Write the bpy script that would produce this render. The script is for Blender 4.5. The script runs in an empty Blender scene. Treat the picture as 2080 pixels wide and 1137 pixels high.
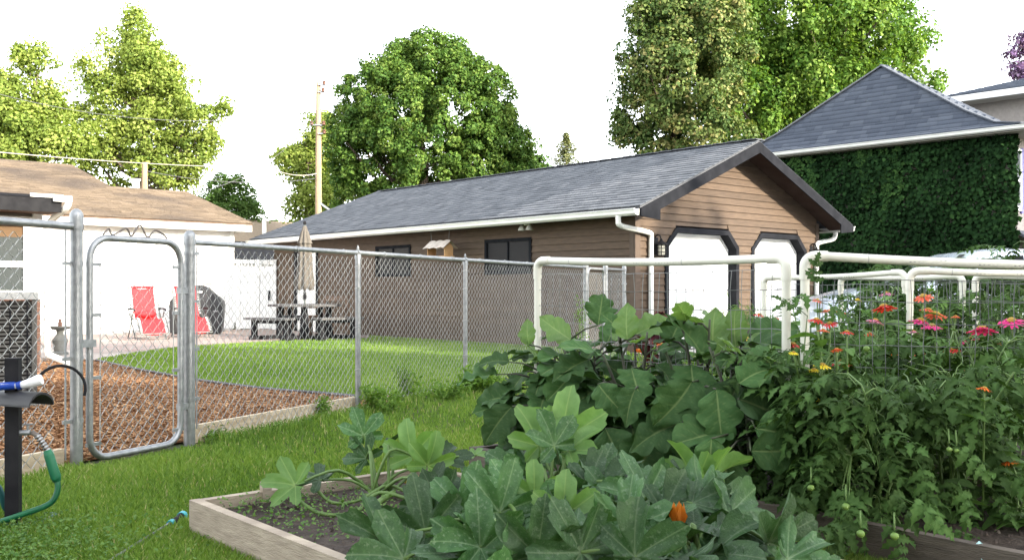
import bpy, math, random
import numpy as np
from mathutils import Vector, Matrix, Quaternion
S = bpy.context.scene
COL = S.collection
R = random.Random(11)
NR = np.random.default_rng(11)
PI = math.pi
# ------------------------------------------------------------------ camera, sky, sun, exposure
F, HZ, CX, CH = 1977.0, 590.0, 1040.0, 1.0          # focal length and horizon (px of the 2080 px frame), eye height
cam = bpy.data.cameras.new('camera'); co = bpy.data.objects.new('camera', cam); COL.objects.link(co)
co.location = (0, 0, CH); co.rotation_euler = (PI/2, 0, 0)
cam.sensor_width = 36; cam.lens = 36*F/2080; cam.shift_y = (HZ-568.5)/2080
cam.clip_start = .05; cam.clip_end = 2000
S.camera = co
SUN = Vector((.74, -.60, .36)).normalized()          # towards the sun: low, from behind right
w = bpy.data.worlds.new('World'); S.world = w; w.use_nodes = True
nt = w.node_tree; bg = nt.nodes['Background']
sk = nt.nodes.new('ShaderNodeTexSky'); sk.sky_type = 'NISHITA'; sk.sun_disc = False
sk.sun_elevation = math.asin(SUN.z); sk.sun_rotation = math.atan2(SUN.x, SUN.y)
sk.air_density = 1.0; sk.dust_density = 1.2; sk.ozone_density = 1.0
hs = nt.nodes.new('ShaderNodeHueSaturation'); hs.inputs['Saturation'].default_value = .22; hs.inputs['Value'].default_value = 1.7
nt.links.new(sk.outputs[0], hs.inputs['Color']); nt.links.new(hs.outputs[0], bg.inputs['Color'])
bg.inputs['Strength'].default_value = .15
sl = bpy.data.lights.new('sun', 'SUN'); sl.energy = 3.0; sl.angle = math.radians(.8); sl.color = (1, .90, .74)
so = bpy.data.objects.new('sun', sl); COL.objects.link(so); so.location = (20, -15, 30)
so.rotation_mode = 'QUATERNION'; so.rotation_quaternion = SUN.to_track_quat('Z', 'Y')
S.view_settings.view_transform = 'Standard'; S.view_settings.look = 'None'
S.view_settings.exposure = 1.98; S.view_settings.gamma = 1.0
S.view_settings.use_curve_mapping = False
S.cycles.max_bounces = 6; S.cycles.transparent_max_bounces = 6
# ------------------------------------------------------------------ helpers
def at(px, py, Y): return Vector(((px-CX)/F*Y, Y, CH-(py-HZ)/F*Y))
def gnd(px, py, z=0.0):
    Y = F*(CH-z)/(py-HZ); return Vector(((px-CX)/F*Y, Y, z))
def tag(o, label=None, cat=None, group=None, kind=None):
    if label: o['label'] = label
    if cat: o['category'] = cat
    if group: o['group'] = group
    if kind: o['kind'] = kind
    return o
def thing(name, label, cat, loc=(0, 0, 0), rz=0.0, group=None):
    o = bpy.data.objects.new(name, None); COL.objects.link(o)
    o.empty_display_size = .1; o.location = loc; o.rotation_euler = (0, 0, rz)
    return tag(o, label, cat, group)
def rootmat(o):
    while o.parent is not None: o = o.parent
    return Matrix.Translation(o.location) @ Matrix.Rotation(o.rotation_euler.z, 4, 'Z')
def inst(name, me, parent, M, kind=None):
    o = bpy.data.objects.new(name, me); COL.objects.link(o)
    if parent is not None: o.parent = parent; o.matrix_basis = rootmat(parent).inverted() @ M
    else: o.matrix_basis = M
    if kind: o['kind'] = kind
    return o
class MB:
    def __init__(s): s.v = []; s.f = []
    def add(s, vs, fs):
        n = len(s.v); s.v += [tuple(v) for v in vs]; s.f += [tuple(i+n for i in f) for f in fs]; return s
    def box(s, x0, x1, y0, y1, z0, z1):
        return s.add([(x0,y0,z0),(x1,y0,z0),(x1,y1,z0),(x0,y1,z0),(x0,y0,z1),(x1,y0,z1),(x1,y1,z1),(x0,y1,z1)],
                     [(0,3,2,1),(4,5,6,7),(0,1,5,4),(1,2,6,5),(2,3,7,6),(3,0,4,7)])
    def bar(s, a, b, wd, th, up=(0,0,1)):
        a = Vector(a); b = Vector(b); d = (b-a).normalized(); u = Vector(up)
        r = d.cross(u); r = r.normalized() if r.length > 1e-4 else Vector((1,0,0)); u = r.cross(d)
        vs = [p + r*sx*wd/2 + u*sz*th/2 for p in (a, b) for sx, sz in ((-1,-1),(1,-1),(1,1),(-1,1))]
        return s.add(vs, [(0,3,2,1),(4,5,6,7),(0,1,5,4),(1,2,6,5),(2,3,7,6),(3,0,4,7)])
    def prism(s, poly, off):
        n = len(poly); off = Vector(off)
        vs = [Vector(p) for p in poly] + [Vector(p)+off for p in poly]
        fs = [tuple(range(n))[::-1], tuple(range(n, 2*n))] + [(i, (i+1) % n, n+(i+1) % n, n+i) for i in range(n)]
        return s.add(vs, fs)
    def tube(s, pts, r, n=8, cap=True):
        pts = [Vector(p) for p in pts]; m = len(pts)
        rs = r if isinstance(r, (list, tuple)) else [r]*m
        vs = []; ref = None
        for i, p in enumerate(pts):
            d = (pts[min(i+1, m-1)]-pts[max(i-1, 0)]).normalized()
            if ref is None: ref = d.orthogonal().normalized()
            else:
                ref = ref - d*ref.dot(d)
                ref = ref.normalized() if ref.length > 1e-5 else d.orthogonal().normalized()
            b = d.cross(ref)
            for k in range(n):
                a = 2*PI*k/n; vs.append(p + (ref*math.cos(a)+b*math.sin(a))*rs[i])
        fs = [(i*n+k, i*n+(k+1) % n, (i+1)*n+(k+1) % n, (i+1)*n+k) for i in range(m-1) for k in range(n)]
        if cap: fs += [tuple(range(n))[::-1], tuple(range((m-1)*n, m*n))]
        return s.add(vs, fs)
    def lathe(s, prof, n=16, c=(0, 0, 0)):
        vs = []
        for r, z in prof:
            for k in range(n):
                a = 2*PI*k/n; vs.append((c[0]+r*math.cos(a), c[1]+r*math.sin(a), c[2]+z))
        m = len(prof)
        fs = [(i*n+k, i*n+(k+1) % n, (i+1)*n+(k+1) % n, (i+1)*n+k) for i in range(m-1) for k in range(n)]
        fs += [tuple(range(n))[::-1], tuple(range((m-1)*n, m*n))]
        return s.add(vs, fs)
    def mesh(s, name, m, smooth=False):
        me = bpy.data.meshes.new(name); me.from_pydata(s.v, [], s.f); me.materials.append(m)
        if smooth: me.shade_smooth() if hasattr(me, 'shade_smooth') else None
        if smooth == 'auto':
            try: me.set_sharp_from_angle(angle=math.radians(40))
            except Exception: pass
        me.update(); return me
    def build(s, name, m, parent=None, smooth=False, world=False, kind=None):
        if world and parent is not None:
            Mi = rootmat(parent).inverted(); s.v = [tuple(Mi @ Vector(v)) for v in s.v]
        me = s.mesh(name, m, smooth)
        o = bpy.data.objects.new(name, me); COL.objects.link(o)
        if parent is not None: o.parent = parent
        if kind: o['kind'] = kind
        return o
def npmesh(name, V, Fc, m, tone=None, smooth=False):
    V = np.asarray(V, dtype=np.float32).reshape(-1, 3); Fc = np.asarray(Fc, dtype=np.int32)
    k = Fc.shape[1]; n = len(Fc)
    me = bpy.data.meshes.new(name); me.vertices.add(len(V)); me.vertices.foreach_set('co', V.ravel())
    me.loops.add(n*k); me.loops.foreach_set('vertex_index', Fc.ravel())
    me.polygons.add(n); me.polygons.foreach_set('loop_start', np.arange(n, dtype=np.int32)*k)
    me.update(calc_edges=True)
    if tone is not None:
        a = me.attributes.new('tone', 'FLOAT', 'POINT'); a.data.foreach_set('value', np.asarray(tone, dtype=np.float32))
    if smooth: me.shade_smooth()
    me.materials.append(m); return me
def npobj(name, V, Fc, m, parent=None, tone=None, kind=None, smooth=False, world=True):
    V = np.asarray(V, dtype=np.float64).reshape(-1, 3)
    if parent is not None and world:
        Mi = np.array(rootmat(parent).inverted()); V = V @ Mi[:3, :3].T + Mi[:3, 3]
    me = npmesh(name, V, Fc, m, tone, smooth)
    o = bpy.data.objects.new(name, me); COL.objects.link(o)
    if parent is not None: o.parent = parent
    if kind: o['kind'] = kind
    return o
def addtone(me, val):
    a = me.attributes.new('tone', 'FLOAT', 'POINT'); n = len(me.vertices)
    a.data.foreach_set('value', np.asarray(val if hasattr(val, '__len__') else [val]*n, dtype=np.float32))
def arc(c, r, a0, a1, n, u, v):
    c = Vector(c); u = Vector(u); v = Vector(v)
    return [c + u*r*math.cos(a0+(a1-a0)*i/n) + v*r*math.sin(a0+(a1-a0)*i/n) for i in range(n+1)]
def catmull(pts, k=5):
    P = [Vector(p) for p in pts]; out = []
    for i in range(len(P)-1):
        p0 = P[max(i-1, 0)]; p1 = P[i]; p2 = P[i+1]; p3 = P[min(i+2, len(P)-1)]
        for j in range(k):
            t = j/k
            out.append(.5*((2*p1)+(p2-p0)*t+(2*p0-5*p1+4*p2-p3)*t*t+(3*p1-p0-3*p2+p3)*t*t*t))
    return out+[P[-1]]
# ------------------------------------------------------------------ materials
MATS = {}
def mat(name, c, c2=None, rough=.6, metal=0, scale=8, stretch=(1,1,1), bump=0, bscale=None, trans=0, tone=None, objr=0, spec=.4, detail=5, lo=.35, hi=.65, c3=None, s3=1.5, c3lo=.42, c3hi=.66, vein=None, coat=0):
    m = bpy.data.materials.new(name); m.use_nodes = True
    t = m.node_tree; N = t.nodes; L = t.links; p = N['Principled BSDF']; out = N['Material Output']
    p.inputs['Roughness'].default_value = rough; p.inputs['Metallic'].default_value = metal
    p.inputs['Specular IOR Level'].default_value = spec; p.inputs['Coat Weight'].default_value = coat
    tc = N.new('ShaderNodeTexCoord'); mp = N.new('ShaderNodeMapping'); mp.inputs['Scale'].default_value = stretch
    L.new(tc.outputs['Object'], mp.inputs['Vector'])
    def noise(sc, d=detail):
        n = N.new('ShaderNodeTexNoise'); n.inputs['Scale'].default_value = sc; n.inputs['Detail'].default_value = d
        L.new(mp.outputs[0], n.inputs['Vector']); return n
    def ramp(src, a, b):
        r = N.new('ShaderNodeMapRange'); r.inputs['From Min'].default_value = a; r.inputs['From Max'].default_value = b
        L.new(src, r.inputs['Value']); return r.outputs[0]
    def mix(fac, a, b, mode='MIX'):
        x = N.new('ShaderNodeMix'); x.data_type = 'RGBA'; x.blend_type = mode
        if hasattr(fac, 'links'): L.new(fac, x.inputs['Factor'])
        else: x.inputs['Factor'].default_value = fac
        for s, v in ((x.inputs['A'], a), (x.inputs['B'], b)):
            if hasattr(v, 'links'): L.new(v, s)
            else: s.default_value = (*v, 1)
        return x.outputs['Result']
    col = c
    if tone is not None:                                  # per-piece tone: tone colour list over attribute 0..1
        at_ = N.new('ShaderNodeAttribute'); at_.attribute_name = 'tone'
        cr = N.new('ShaderNodeValToRGB'); e = cr.color_ramp.elements
        e[0].color = (*tone[0], 1); e[1].color = (*tone[-1], 1)
        for i in range(1, len(tone)-1):
            x = e.new(i/(len(tone)-1)); x.color = (*tone[i], 1)
        L.new(at_.outputs['Fac'], cr.inputs[0]); col = cr.outputs[0]
    if c2 is not None:
        n = noise(scale); f = ramp(n.outputs['Fac'], lo, hi)
        col = mix(f, col, c2)
    if c3 is not None:
        n = noise(s3, 3); col = mix(ramp(n.outputs['Fac'], c3lo, c3hi), col, c3)
    if vein is not None:
        av = N.new('ShaderNodeAttribute'); av.attribute_name = 'vein'
        col = mix(av.outputs['Fac'], col, vein)
    if objr:
        oi = N.new('ShaderNodeObjectInfo')
        r = N.new('ShaderNodeMapRange'); r.inputs['To Min'].default_value = 1-objr; r.inputs['To Max'].default_value = 1+objr
        L.new(oi.outputs['Random'], r.inputs['Value'])
        h = N.new('ShaderNodeHueSaturation'); L.new(r.outputs[0], h.inputs['Value'])
        if hasattr(col, 'links'): L.new(col, h.inputs['Color'])
        else: h.inputs['Color'].default_value = (*col, 1)
        col = h.outputs[0]
    if hasattr(col, 'links'): L.new(col, p.inputs['Base Color'])
    else: p.inputs['Base Color'].default_value = (*col, 1)
    if bump:
        n = noise(bscale or scale*3); b = N.new('ShaderNodeBump'); b.inputs['Strength'].default_value = bump; b.inputs['Distance'].default_value = .02
        L.new(n.outputs['Fac'], b.inputs['Height']); L.new(b.outputs[0], p.inputs['Normal'])
    if trans:
        tr = N.new('ShaderNodeBsdfTranslucent'); mx = N.new('ShaderNodeMixShader'); mx.inputs[0].default_value = trans
        if hasattr(col, 'links'): L.new(mix(1.0, col, (1.5, 1.5, .7), 'MULTIPLY'), tr.inputs['Color'])
        else: tr.inputs['Color'].default_value = (col[0]*1.5, col[1]*1.5, col[2]*.7, 1)
        L.new(p.outputs[0], mx.inputs[1]); L.new(tr.outputs[0], mx.inputs[2]); L.new(mx.outputs[0], out.inputs['Surface'])
    MATS[name] = m; return m
galv = mat('galvanised_steel', (.24,.25,.255), (.33,.34,.345), rough=.45, metal=.7, scale=25, spec=.5)
galv_wire = mat('galvanised_wire', (.46,.47,.46), (.34,.35,.34), rough=.5, metal=.4, scale=6)
dull_wire = mat('dull_wire', (.12,.125,.125), (.21,.22,.21), rough=.55, metal=.5, scale=5)
pvc = mat('white_pvc', (.70,.69,.60), (.58,.57,.48), rough=.35, scale=3, spec=.5, lo=.4, hi=.8)
white = mat('white_paint', (.82,.82,.80), (.74,.74,.71), rough=.5, scale=2, lo=.4, hi=.8)
white_metal = mat('white_gutter_metal', (.78,.78,.74), (.66,.67,.62), rough=.4, scale=3, stretch=(1,1,4), lo=.4, hi=.8)
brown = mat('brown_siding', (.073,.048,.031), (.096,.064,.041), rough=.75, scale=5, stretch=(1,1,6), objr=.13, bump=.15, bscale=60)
browntrim = mat('brown_trim', (.074,.050,.035), (.09,.062,.043), rough=.7, scale=6)
char = mat('charcoal_trim', (.014,.015,.018), (.021,.022,.026), rough=.9, spec=.04, scale=6)
black = mat('black_paint', (.012,.012,.014), (.022,.022,.024), rough=.7, scale=9, spec=.1)
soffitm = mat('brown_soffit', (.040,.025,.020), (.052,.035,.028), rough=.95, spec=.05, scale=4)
shing_grey = mat('grey_shingle', None, rough=.9, tone=[(.058,.065,.077),(.088,.097,.112),(.118,.128,.144),(.16,.168,.183)], c2=(.092,.10,.115), scale=40, lo=.45, hi=.9, bump=.3, bscale=120)
shing_blue = mat('slate_shingle', None, rough=.9, tone=[(.044,.055,.078),(.066,.080,.108),(.092,.107,.136)], c2=(.08,.09,.11), scale=40, lo=.45, hi=.9, bump=.3, bscale=100)
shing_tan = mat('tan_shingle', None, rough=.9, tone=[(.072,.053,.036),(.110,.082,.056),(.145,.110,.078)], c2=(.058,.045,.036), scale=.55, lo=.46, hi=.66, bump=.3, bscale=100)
glassm = mat('dark_window_glass', (.010,.011,.013), rough=.45, spec=.12)
timber = mat('weathered_timber', (.40,.335,.255), (.28,.23,.175), rough=.85, scale=7, stretch=(1,1,8), bump=.4, bscale=30)
timber_dark = mat('damp_timber', (.085,.069,.055), (.125,.102,.08), rough=.85, scale=6, stretch=(1,1,8), bump=.4, bscale=30)
timber_pale = mat('pale_edging_board', (.56,.47,.34), (.42,.33,.22), rough=.85, scale=5, stretch=(1,1,6), bump=.3, bscale=30)
soilm = mat('garden_soil', (.030,.021,.016), (.062,.046,.034), rough=.95, scale=18, bump=1, bscale=40)
greyplastic = mat('grey_composite_board', (.070,.068,.068), (.105,.102,.102), rough=.6, scale=12, objr=.1)
redfab = mat('red_sling_fabric', (.62,.022,.028), (.50,.016,.020), rough=.7, scale=12, bump=.1, bscale=200)
greytube = mat('grey_tube', (.10,.105,.10), rough=.4, metal=.4)
blackcover = mat('black_vinyl_cover', (.016,.017,.019), (.032,.033,.036), rough=.42, scale=4, bump=.5, bscale=5)
tanfab = mat('tan_canvas', (.125,.110,.092), (.095,.083,.069), rough=.85, scale=10, bump=.2, bscale=30)
stone = mat('grey_cast_stone', (.21,.215,.20), (.14,.145,.135), rough=.9, scale=9, bump=.3)
bark = mat('tree_bark', (.12,.09,.065), (.07,.052,.04), rough=.95, scale=6, stretch=(3,3,.6), bump=1)
polewood = mat('pole_wood', (.34,.25,.155), (.26,.185,.115), rough=.9, scale=3, stretch=(6,6,.5), bump=.3)
def leafmat(name, tones, trans=.3, rough=.6, c3=None, s3=.5, spec=.15):
    return mat(name, None, rough=rough, tone=tones, trans=trans, spec=spec, c3=c3, s3=s3)
# ------------------------------------------------------------------ foliage / surface generators
def unit(a): return a/np.maximum(np.linalg.norm(a, axis=1, keepdims=True), 1e-9)
def leaf_cards(P, Nn, size, aspect=.72, fold=.14, droop=None):
    n = len(P); T = NR.normal(size=(n, 3))
    if droop is not None: T = T*.6 + np.array(droop)
    Nn = unit(Nn); T = T - Nn*np.sum(T*Nn, axis=1, keepdims=True); T = unit(T); B = np.cross(Nn, T)
    s = np.asarray(size).reshape(-1, 1)
    asp = aspect*NR.uniform(.8, 1.2, (n, 1))
    V = np.stack([P-T*s*.5, P-B*s*asp*.5+Nn*s*fold-T*s*.06, P+T*s*.5-Nn*s*.08, P+B*s*asp*.5+Nn*s*fold-T*s*.06], axis=1)
    Fc = np.arange(n*4).reshape(n, 4)
    return V.reshape(-1, 3), Fc
def crown(name, lobes, n, leaf, m, parent, clump=.55, per=40, shell=(.55, 1.02), updir=.55, seed=1, sparse=0.0, flat=.6):
    """lobes: (centre, radius) ellipsoids; leaves gathered in clumps over their outer volume"""
    g = np.random.default_rng(seed)
    C = np.array([l[0] for l in lobes]); Rr = np.array([l[1] for l in lobes])
    wts = Rr**2; wts = wts/wts.sum()
    K = max(8, n//per); idx = g.choice(len(lobes), K, p=wts)
    d = unit(g.normal(size=(K, 3))); rr = g.uniform(shell[0], shell[1], (K, 1))
    cc = C[idx] + d*rr*Rr[idx][:, None]
    ct = np.clip(g.normal(.5, .22, K), 0, 1); cr = g.uniform(.6, 1.3, K)*clump
    which = g.integers(0, K, n)
    dn = unit(g.normal(size=(n, 3))+np.array([0, 0, .35])); off = dn*np.array([1, 1, flat])*(cr[which]*g.uniform(.25, 1.0, n)**.5)[:, None]
    P = cc[which] + off
    outw = unit(P - C[idx][which])
    Nn = outw*.35 + dn*.8 + g.normal(size=(n, 3))*.5 + np.array([0, 0, updir*.7])
    sz = leaf*g.uniform(.6, 1.35, n)
    V, Fc = leaf_cards(P, Nn, sz)
    tone = np.clip(ct[which]*.6 + g.normal(.2, .16, n), 0, 1)
    return npobj(name, V, Fc, m, parent, tone=np.repeat(tone, 4)), cc
def tree(name, label, pl, Y, n, leaf, m, base_px, tr=.28, clump=.6, group='trees beyond the yard', seed=1, per=40, shell=(.5, 1.02), limbs=14, flat=.6, depth=1.0):
    g = random.Random(seed)
    lobes = []
    for (px, py, r) in pl:
        c = at(px, py, Y); c.y += g.uniform(-.6, .6)*r/F*Y*depth
        lobes.append((tuple(c), r/F*Y))
    bx = (base_px-CX)/F*Y
    root = thing(name, label, 'tree', (bx, Y, 0), 0, group)
    top = max(l[0][2] for l in lobes); ctr = sum((Vector(l[0]) for l in lobes), Vector())/len(lobes)
    mb = MB(); k = 8
    pts = [Vector((bx+(ctr.x-bx)*(i/k)**1.5+g.uniform(-.1, .1), Y+g.uniform(-.1, .1), top*.93*i/k)) for i in range(k+1)]
    mb.tube(pts, [tr*(1.25 if i == 0 else 1)*(1-.9*i/k) for i in range(k+1)], 9)
    mb.build('trunk', bark, root, smooth=True, world=True)
    o, cc = crown('crown', lobes, n, leaf, m, root, clump=clump, per=per, shell=shell, seed=seed, flat=flat)
    lm = MB()
    tg = [Vector(l[0]) for l in lobes] + [Vector(cc[g.randrange(len(cc))]) for _ in range(limbs)]
    for t in tg:
        zz = min(max(t.z-abs(t.x-bx)*.8, top*.12), top*.8); i = zz/(top*.93)*k; i0 = min(int(i), k-1)
        a = pts[i0].lerp(pts[i0+1], i-i0); mid = a.lerp(t, .5)+Vector((0, 0, -.15*(t-a).length))
        r0 = tr*(1-.9*i/k)*.5
        lm.tube(catmull([a, mid, t], 3), [r0*(1-.8*j/6) for j in range(7)], 5)
    lm.build('limb', bark, root, smooth=True, world=True)
    return root
def inpoly(P, poly):
    x, y = P[:, 0], P[:, 1]; r = np.zeros(len(P), bool); n = len(poly)
    for i in range(n):
        x0, y0 = poly[i][:2]; x1, y1 = poly[(i+1) % n][:2]
        if y0 == y1: continue
        r ^= ((y0 > y) != (y1 > y)) & (x < (x1-x0)*(y-y0)/(y1-y0)+x0)
    return r
def blades(name, P, h, wd, m, lean=.5, label=None, cat=None, kind='stuff', tone=None, parent=None):
    """grass: each blade a bent strip of two faces"""
    n = len(P); a = NR.uniform(0, 2*PI, n); h = np.asarray(h); wd = np.broadcast_to(wd, n)
    dx = np.stack([np.cos(a), np.sin(a), np.zeros(n)], 1)*wd[:, None]*.5
    b = NR.uniform(0, 2*PI, n); ln = NR.uniform(.1, 1, n)*lean*h
    lx = np.stack([np.cos(b)*ln, np.sin(b)*ln, np.zeros(n)], 1)
    up = np.zeros((n, 3)); up[:, 2] = h
    mid = P+up*.6+lx*.35; tip = P+up*.95+lx
    V = np.stack([P-dx, P+dx, mid+dx*.75, mid-dx*.75, tip], 1).reshape(-1, 3)
    i = np.arange(n)[:, None]*5
    T = np.concatenate([i+np.array([[0, 1, 2]]), i+np.array([[0, 2, 3]]), i+np.array([[3, 2, 4]])], 0)
    if tone is None: tone = NR.uniform(0, 1, n)
    o = npobj(name, V, T, m, parent, tone=np.repeat(tone, 5), kind=kind)
    return o
def lod_points(n, y0, y1, x0=None, x1=None, pad=.06):
    """points over the ground, thinning out with distance"""
    k = NR.uniform(0, 1, n); Y = 1/(1/y0+(1/y1-1/y0)*k)
    X = NR.uniform(-.526-pad, .526+pad, n)*Y
    return np.stack([X, Y, np.zeros(n)], 1)
def shingle_tabs(poly, up, expo=.14, wd=.32, seed=3, th=.010, over=.05):
    """tabs covering a planar roof polygon; returns list of (M, tone). up: unit up-slope vector"""
    g = random.Random(seed); poly = [Vector(p) for p in poly]; up = Vector(up).normalized()
    nrm = (poly[1]-poly[0]).cross(poly[2]-poly[0]).normalized()
    if nrm.z < 0: nrm = -nrm
    sd = up.cross(nrm).normalized(); o = poly[0]
    uv = [((p-o).dot(sd), (p-o).dot(up)) for p in poly]
    v0 = min(b for a, b in uv); v1 = max(b for a, b in uv); out = []
    k = 0; v = v0
    while v < v1-.01:
        vm = v+expo*.5; xs = []
        for i in range(len(uv)):
            a, b = uv[i], uv[(i+1) % len(uv)]
            if (a[1] > vm) != (b[1] > vm): xs.append(a[0]+(b[0]-a[0])*(vm-a[1])/(b[1]-a[1]))
        if len(xs) >= 2:
            xa, xb = min(xs), max(xs); x = xa
            first = True
            while x < xb-.01:
                wj = wd*g.uniform(.55, 1.25)*(g.uniform(.4, 1) if first else 1); first = False
                wj = min(wj, xb-x)
                if wj > .02: out.append((o+sd*x+up*v+nrm*(th*.5+g.uniform(0, .004)), wj, g.random()*.55+g.random()*.45))
                x += wj+.006
        v += expo; k += 1
    return out, sd, up, nrm, expo+over, th
def tab_mesh_arrays(tabs, sd, up, nrm, ln, th):
    V = []; T = []; sd = np.array(sd); up = np.array(up); nrm = np.array(nrm)
    for (o, w_, t) in tabs:
        o = np.array(o); a = o+nrm*(th*1.6); b = o+up*ln
        V += [o, o+sd*w_, a+sd*w_, a, b, b+sd*w_]; T += [t]*6
    n = len(tabs); i = np.arange(n)[:, None]*6
    Fc = np.concatenate([i+np.array([[0, 1, 2, 3]]), i+np.array([[3, 2, 5, 4]])], 0)
    return np.array(V), Fc, np.array(T)
def chain_link(name, x0, x1, z0, z1, parent, m=None, r=.0017, h=.036, y=0.0, sag=.004, seed=5):
    g = np.random.default_rng(seed)
    ns = int((x1-x0)/h)-1; nk = int((z1-z0)/h)+1
    i = np.arange(ns)[:, None]; k = np.arange(nk)[None, :]
    par = (k+i) % 2
    X = x0+(i+par)*h; X = np.minimum(X, x1)
    Z = z0+k*h+np.zeros_like(X)
    ph = g.uniform(0, 6, 4)
    X = X+sag*np.sin(Z*5+ph[0])*np.sin(X*3+ph[1]); Yv = y+.0035*(2*par-1)+sag*2*np.sin(X*2.2+ph[2])*np.sin((Z-z0)/(z1-z0)*PI)
    V = np.stack([X, Yv, Z], -1)
    a = np.arange(3)*2*PI/3+.5
    off = np.stack([np.cos(a)*r*1.3, np.sin(a)*r, -np.cos(a)*r*.3], -1)
    V = V[:, :, None, :]+off[None, None]
    base = (np.arange(ns)[:, None]*nk+np.arange(nk-1)[None, :])*3
    fs = [np.stack([base+q, base+(q+1) % 3, base+3+(q+1) % 3, base+3+q], -1).reshape(-1, 4) for q in range(3)]
    return npobj(name, V.reshape(-1, 3), np.concatenate(fs), m or galv_wire, parent, world=False)
def wire_grid(name, P0, P1, z0, z1, parent, dx=.052, dz=.088, r=.0018, seed=3, m=None, wob=.006):
    """welded wire mesh between two upright posts (world points on the ground)"""
    g = random.Random(seed); P0 = Vector(P0); P1 = Vector(P1); L_ = (P1-P0).length; d = (P1-P0)/L_; nn = Vector((-d.y, d.x, 0))
    mb = MB(); nx = int(L_/dx); nz = int((z1-z0)/dz)
    def pt(i, j):
        q = random.Random(seed*7919+i*131+j*17)
        return P0+d*(i*dx*L_/(nx*dx)+q.uniform(-wob, wob)*.6)+nn*q.uniform(-wob, wob)+Vector((0, 0, z0+j*(z1-z0)/nz+q.uniform(-wob, wob)*.5-.012*math.sin(i/nx*PI)))
    for i in range(1, nx): mb.tube([pt(i, j) for j in range(nz+1)], r, 3, cap=False)
    for j in range(nz+1): mb.tube([pt(i, j) for i in range(nx+1)], r, 3, cap=False)
    return mb.build(name, m or dull_wire, parent, world=True)
# --- leaves of the garden plants: blade from the origin along +Y, face up +Z
def set_attr(me, name, vals):
    a = me.attributes.new(name, 'FLOAT', 'POINT'); a.data.foreach_set('value', np.asarray(vals, dtype=np.float32))
def lobed_leaf(name, m, seed, deep=.5, cup=.25, rip=.07, rings=7):
    g = random.Random(seed)
    va = [0, .92, -.92, 1.85, -1.85]; vl = [1.0, .93, .93, .70, .70]
    va = [a+g.uniform(-.07, .07) for a in va]; vl = [l*g.uniform(.9, 1.08) for l in vl]
    th = set(np.linspace(-2.95, 2.95, 79).tolist())
    for a in va:
        for dlt in (-.05, -.022, 0, .022, .05): th.add(a+dlt)
    th = sorted(th); V = [(0, 0, 0)]; vein = [1.0]; edge = []
    for t in th:
        best = 0; nd = 9
        for a, l in zip(va, vl):
            dd = abs(t-a); nd = min(nd, dd)
            best = max(best, l*max(0, 1-deep*(dd/.46)**1.5))
            # side tips of a lobe
            for sgn in (-1, 1):
                e = abs(t-(a+sgn*.22)); best = max(best, l*.88*max(0, 1-(e/.17)**2*.45))
        best = max(best, .30 if abs(t) < 2.4 else .26)
        tooth = .055*(1-abs(((t*6.1) % 1)*2-1))+g.uniform(-.02, .02)
        edge.append((best*(1+tooth), nd))
    ph = g.uniform(0, 6); ph2 = g.uniform(0, 6); asym = g.uniform(-.12, .12); bend = g.uniform(.05, .3)
    for k in range(1, rings+1):
        f = (k/rings)**.85
        for t, (rr, nd) in zip(th, edge):
            r_ = rr*f; x = math.sin(t)*r_; y = math.cos(t)*r_
            fold = (1-math.cos(min(nd/.46, 1)*PI))*.5
            z = cup*r_*(1-.35*r_)*.7 + .17*r_*fold + rip*f**3*(math.sin(5.5*t+ph)+.6*math.sin(9.5*t+ph2)) + .05*f*f*math.sin(2*t+ph2) - bend*max(y, 0)**2 + asym*x
            V.append((x, y, z)); vein.append(max(0, 1-nd*r_/.016)*(.9-.3*f) if nd*r_ < .016 else 0)
    n = len(th); Fs = [(0, 1+i+1, 1+i) for i in range(n-1)]
    for k in range(rings-1):
        for i in range(n-1):
            a = 1+k*n+i; Fs.append((a, a+1, a+n+1, a+n))
    me = bpy.data.meshes.new(name); me.from_pydata(V, [], Fs); me.materials.append(m); me.shade_smooth(); set_attr(me, 'vein', vein); return me
def egg_leaf(name, m, seed, nt_=40, ns_=14, w_=.36, lob=.16, rip=.03, bend=.5, vcol=1.0):
    g = random.Random(seed); V = []; vein = []; ph = g.uniform(0, 6); tw = g.uniform(-.5, .5); fold = g.uniform(.1, .5); bend *= g.uniform(.3, 1.3); sk = g.uniform(-.06, .06)
    for i in range(nt_+1):
        t = i/nt_
        wv = w_*(max(0, math.sin(PI*min(t**.72, 1)))**.8)*(1+lob*2*(abs(math.sin(PI*3.1*t+ph*.15))**.6-.6))*(1+.02*math.sin(2*PI*7*t+ph))
        for j in range(ns_+1):
            s = (j/ns_-.5)*2; s = math.copysign(abs(s)**1.35, s); x = s*wv*(1+.05*math.sin(2*PI*2.2*t+ph+2*(s>0))*abs(s)); y = t+.12*abs(s)*wv
            sec = ((t-.26*abs(s))*6.0) % 1.0; dsec = min(sec, 1-sec)
            z = fold*abs(x)-.25*fold*abs(s)**2*wv - bend*t*t*.6 + rip*math.sin(2*PI*3*t+ph+(1.5 if s > 0 else 0))*abs(s)**2 + .012*abs(s)*(1-abs(s))*4*(1-math.cos(sec*2*PI))*.5 + tw*x*t
            V.append((x+sk*t*t*4, y, z))
            vein.append(vcol*(1.0 if abs(s) < .04 else max(0, 1-dsec/.10)*.45*(1-abs(s)*.6)))
    Fs = [(i*(ns_+1)+j, i*(ns_+1)+j+1, (i+1)*(ns_+1)+j+1, (i+1)*(ns_+1)+j) for i in range(nt_) for j in range(ns_)]
    me = bpy.data.meshes.new(name); me.from_pydata(V, [], Fs); me.materials.append(m); me.shade_smooth(); set_attr(me, 'vein', vein); return me
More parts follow.
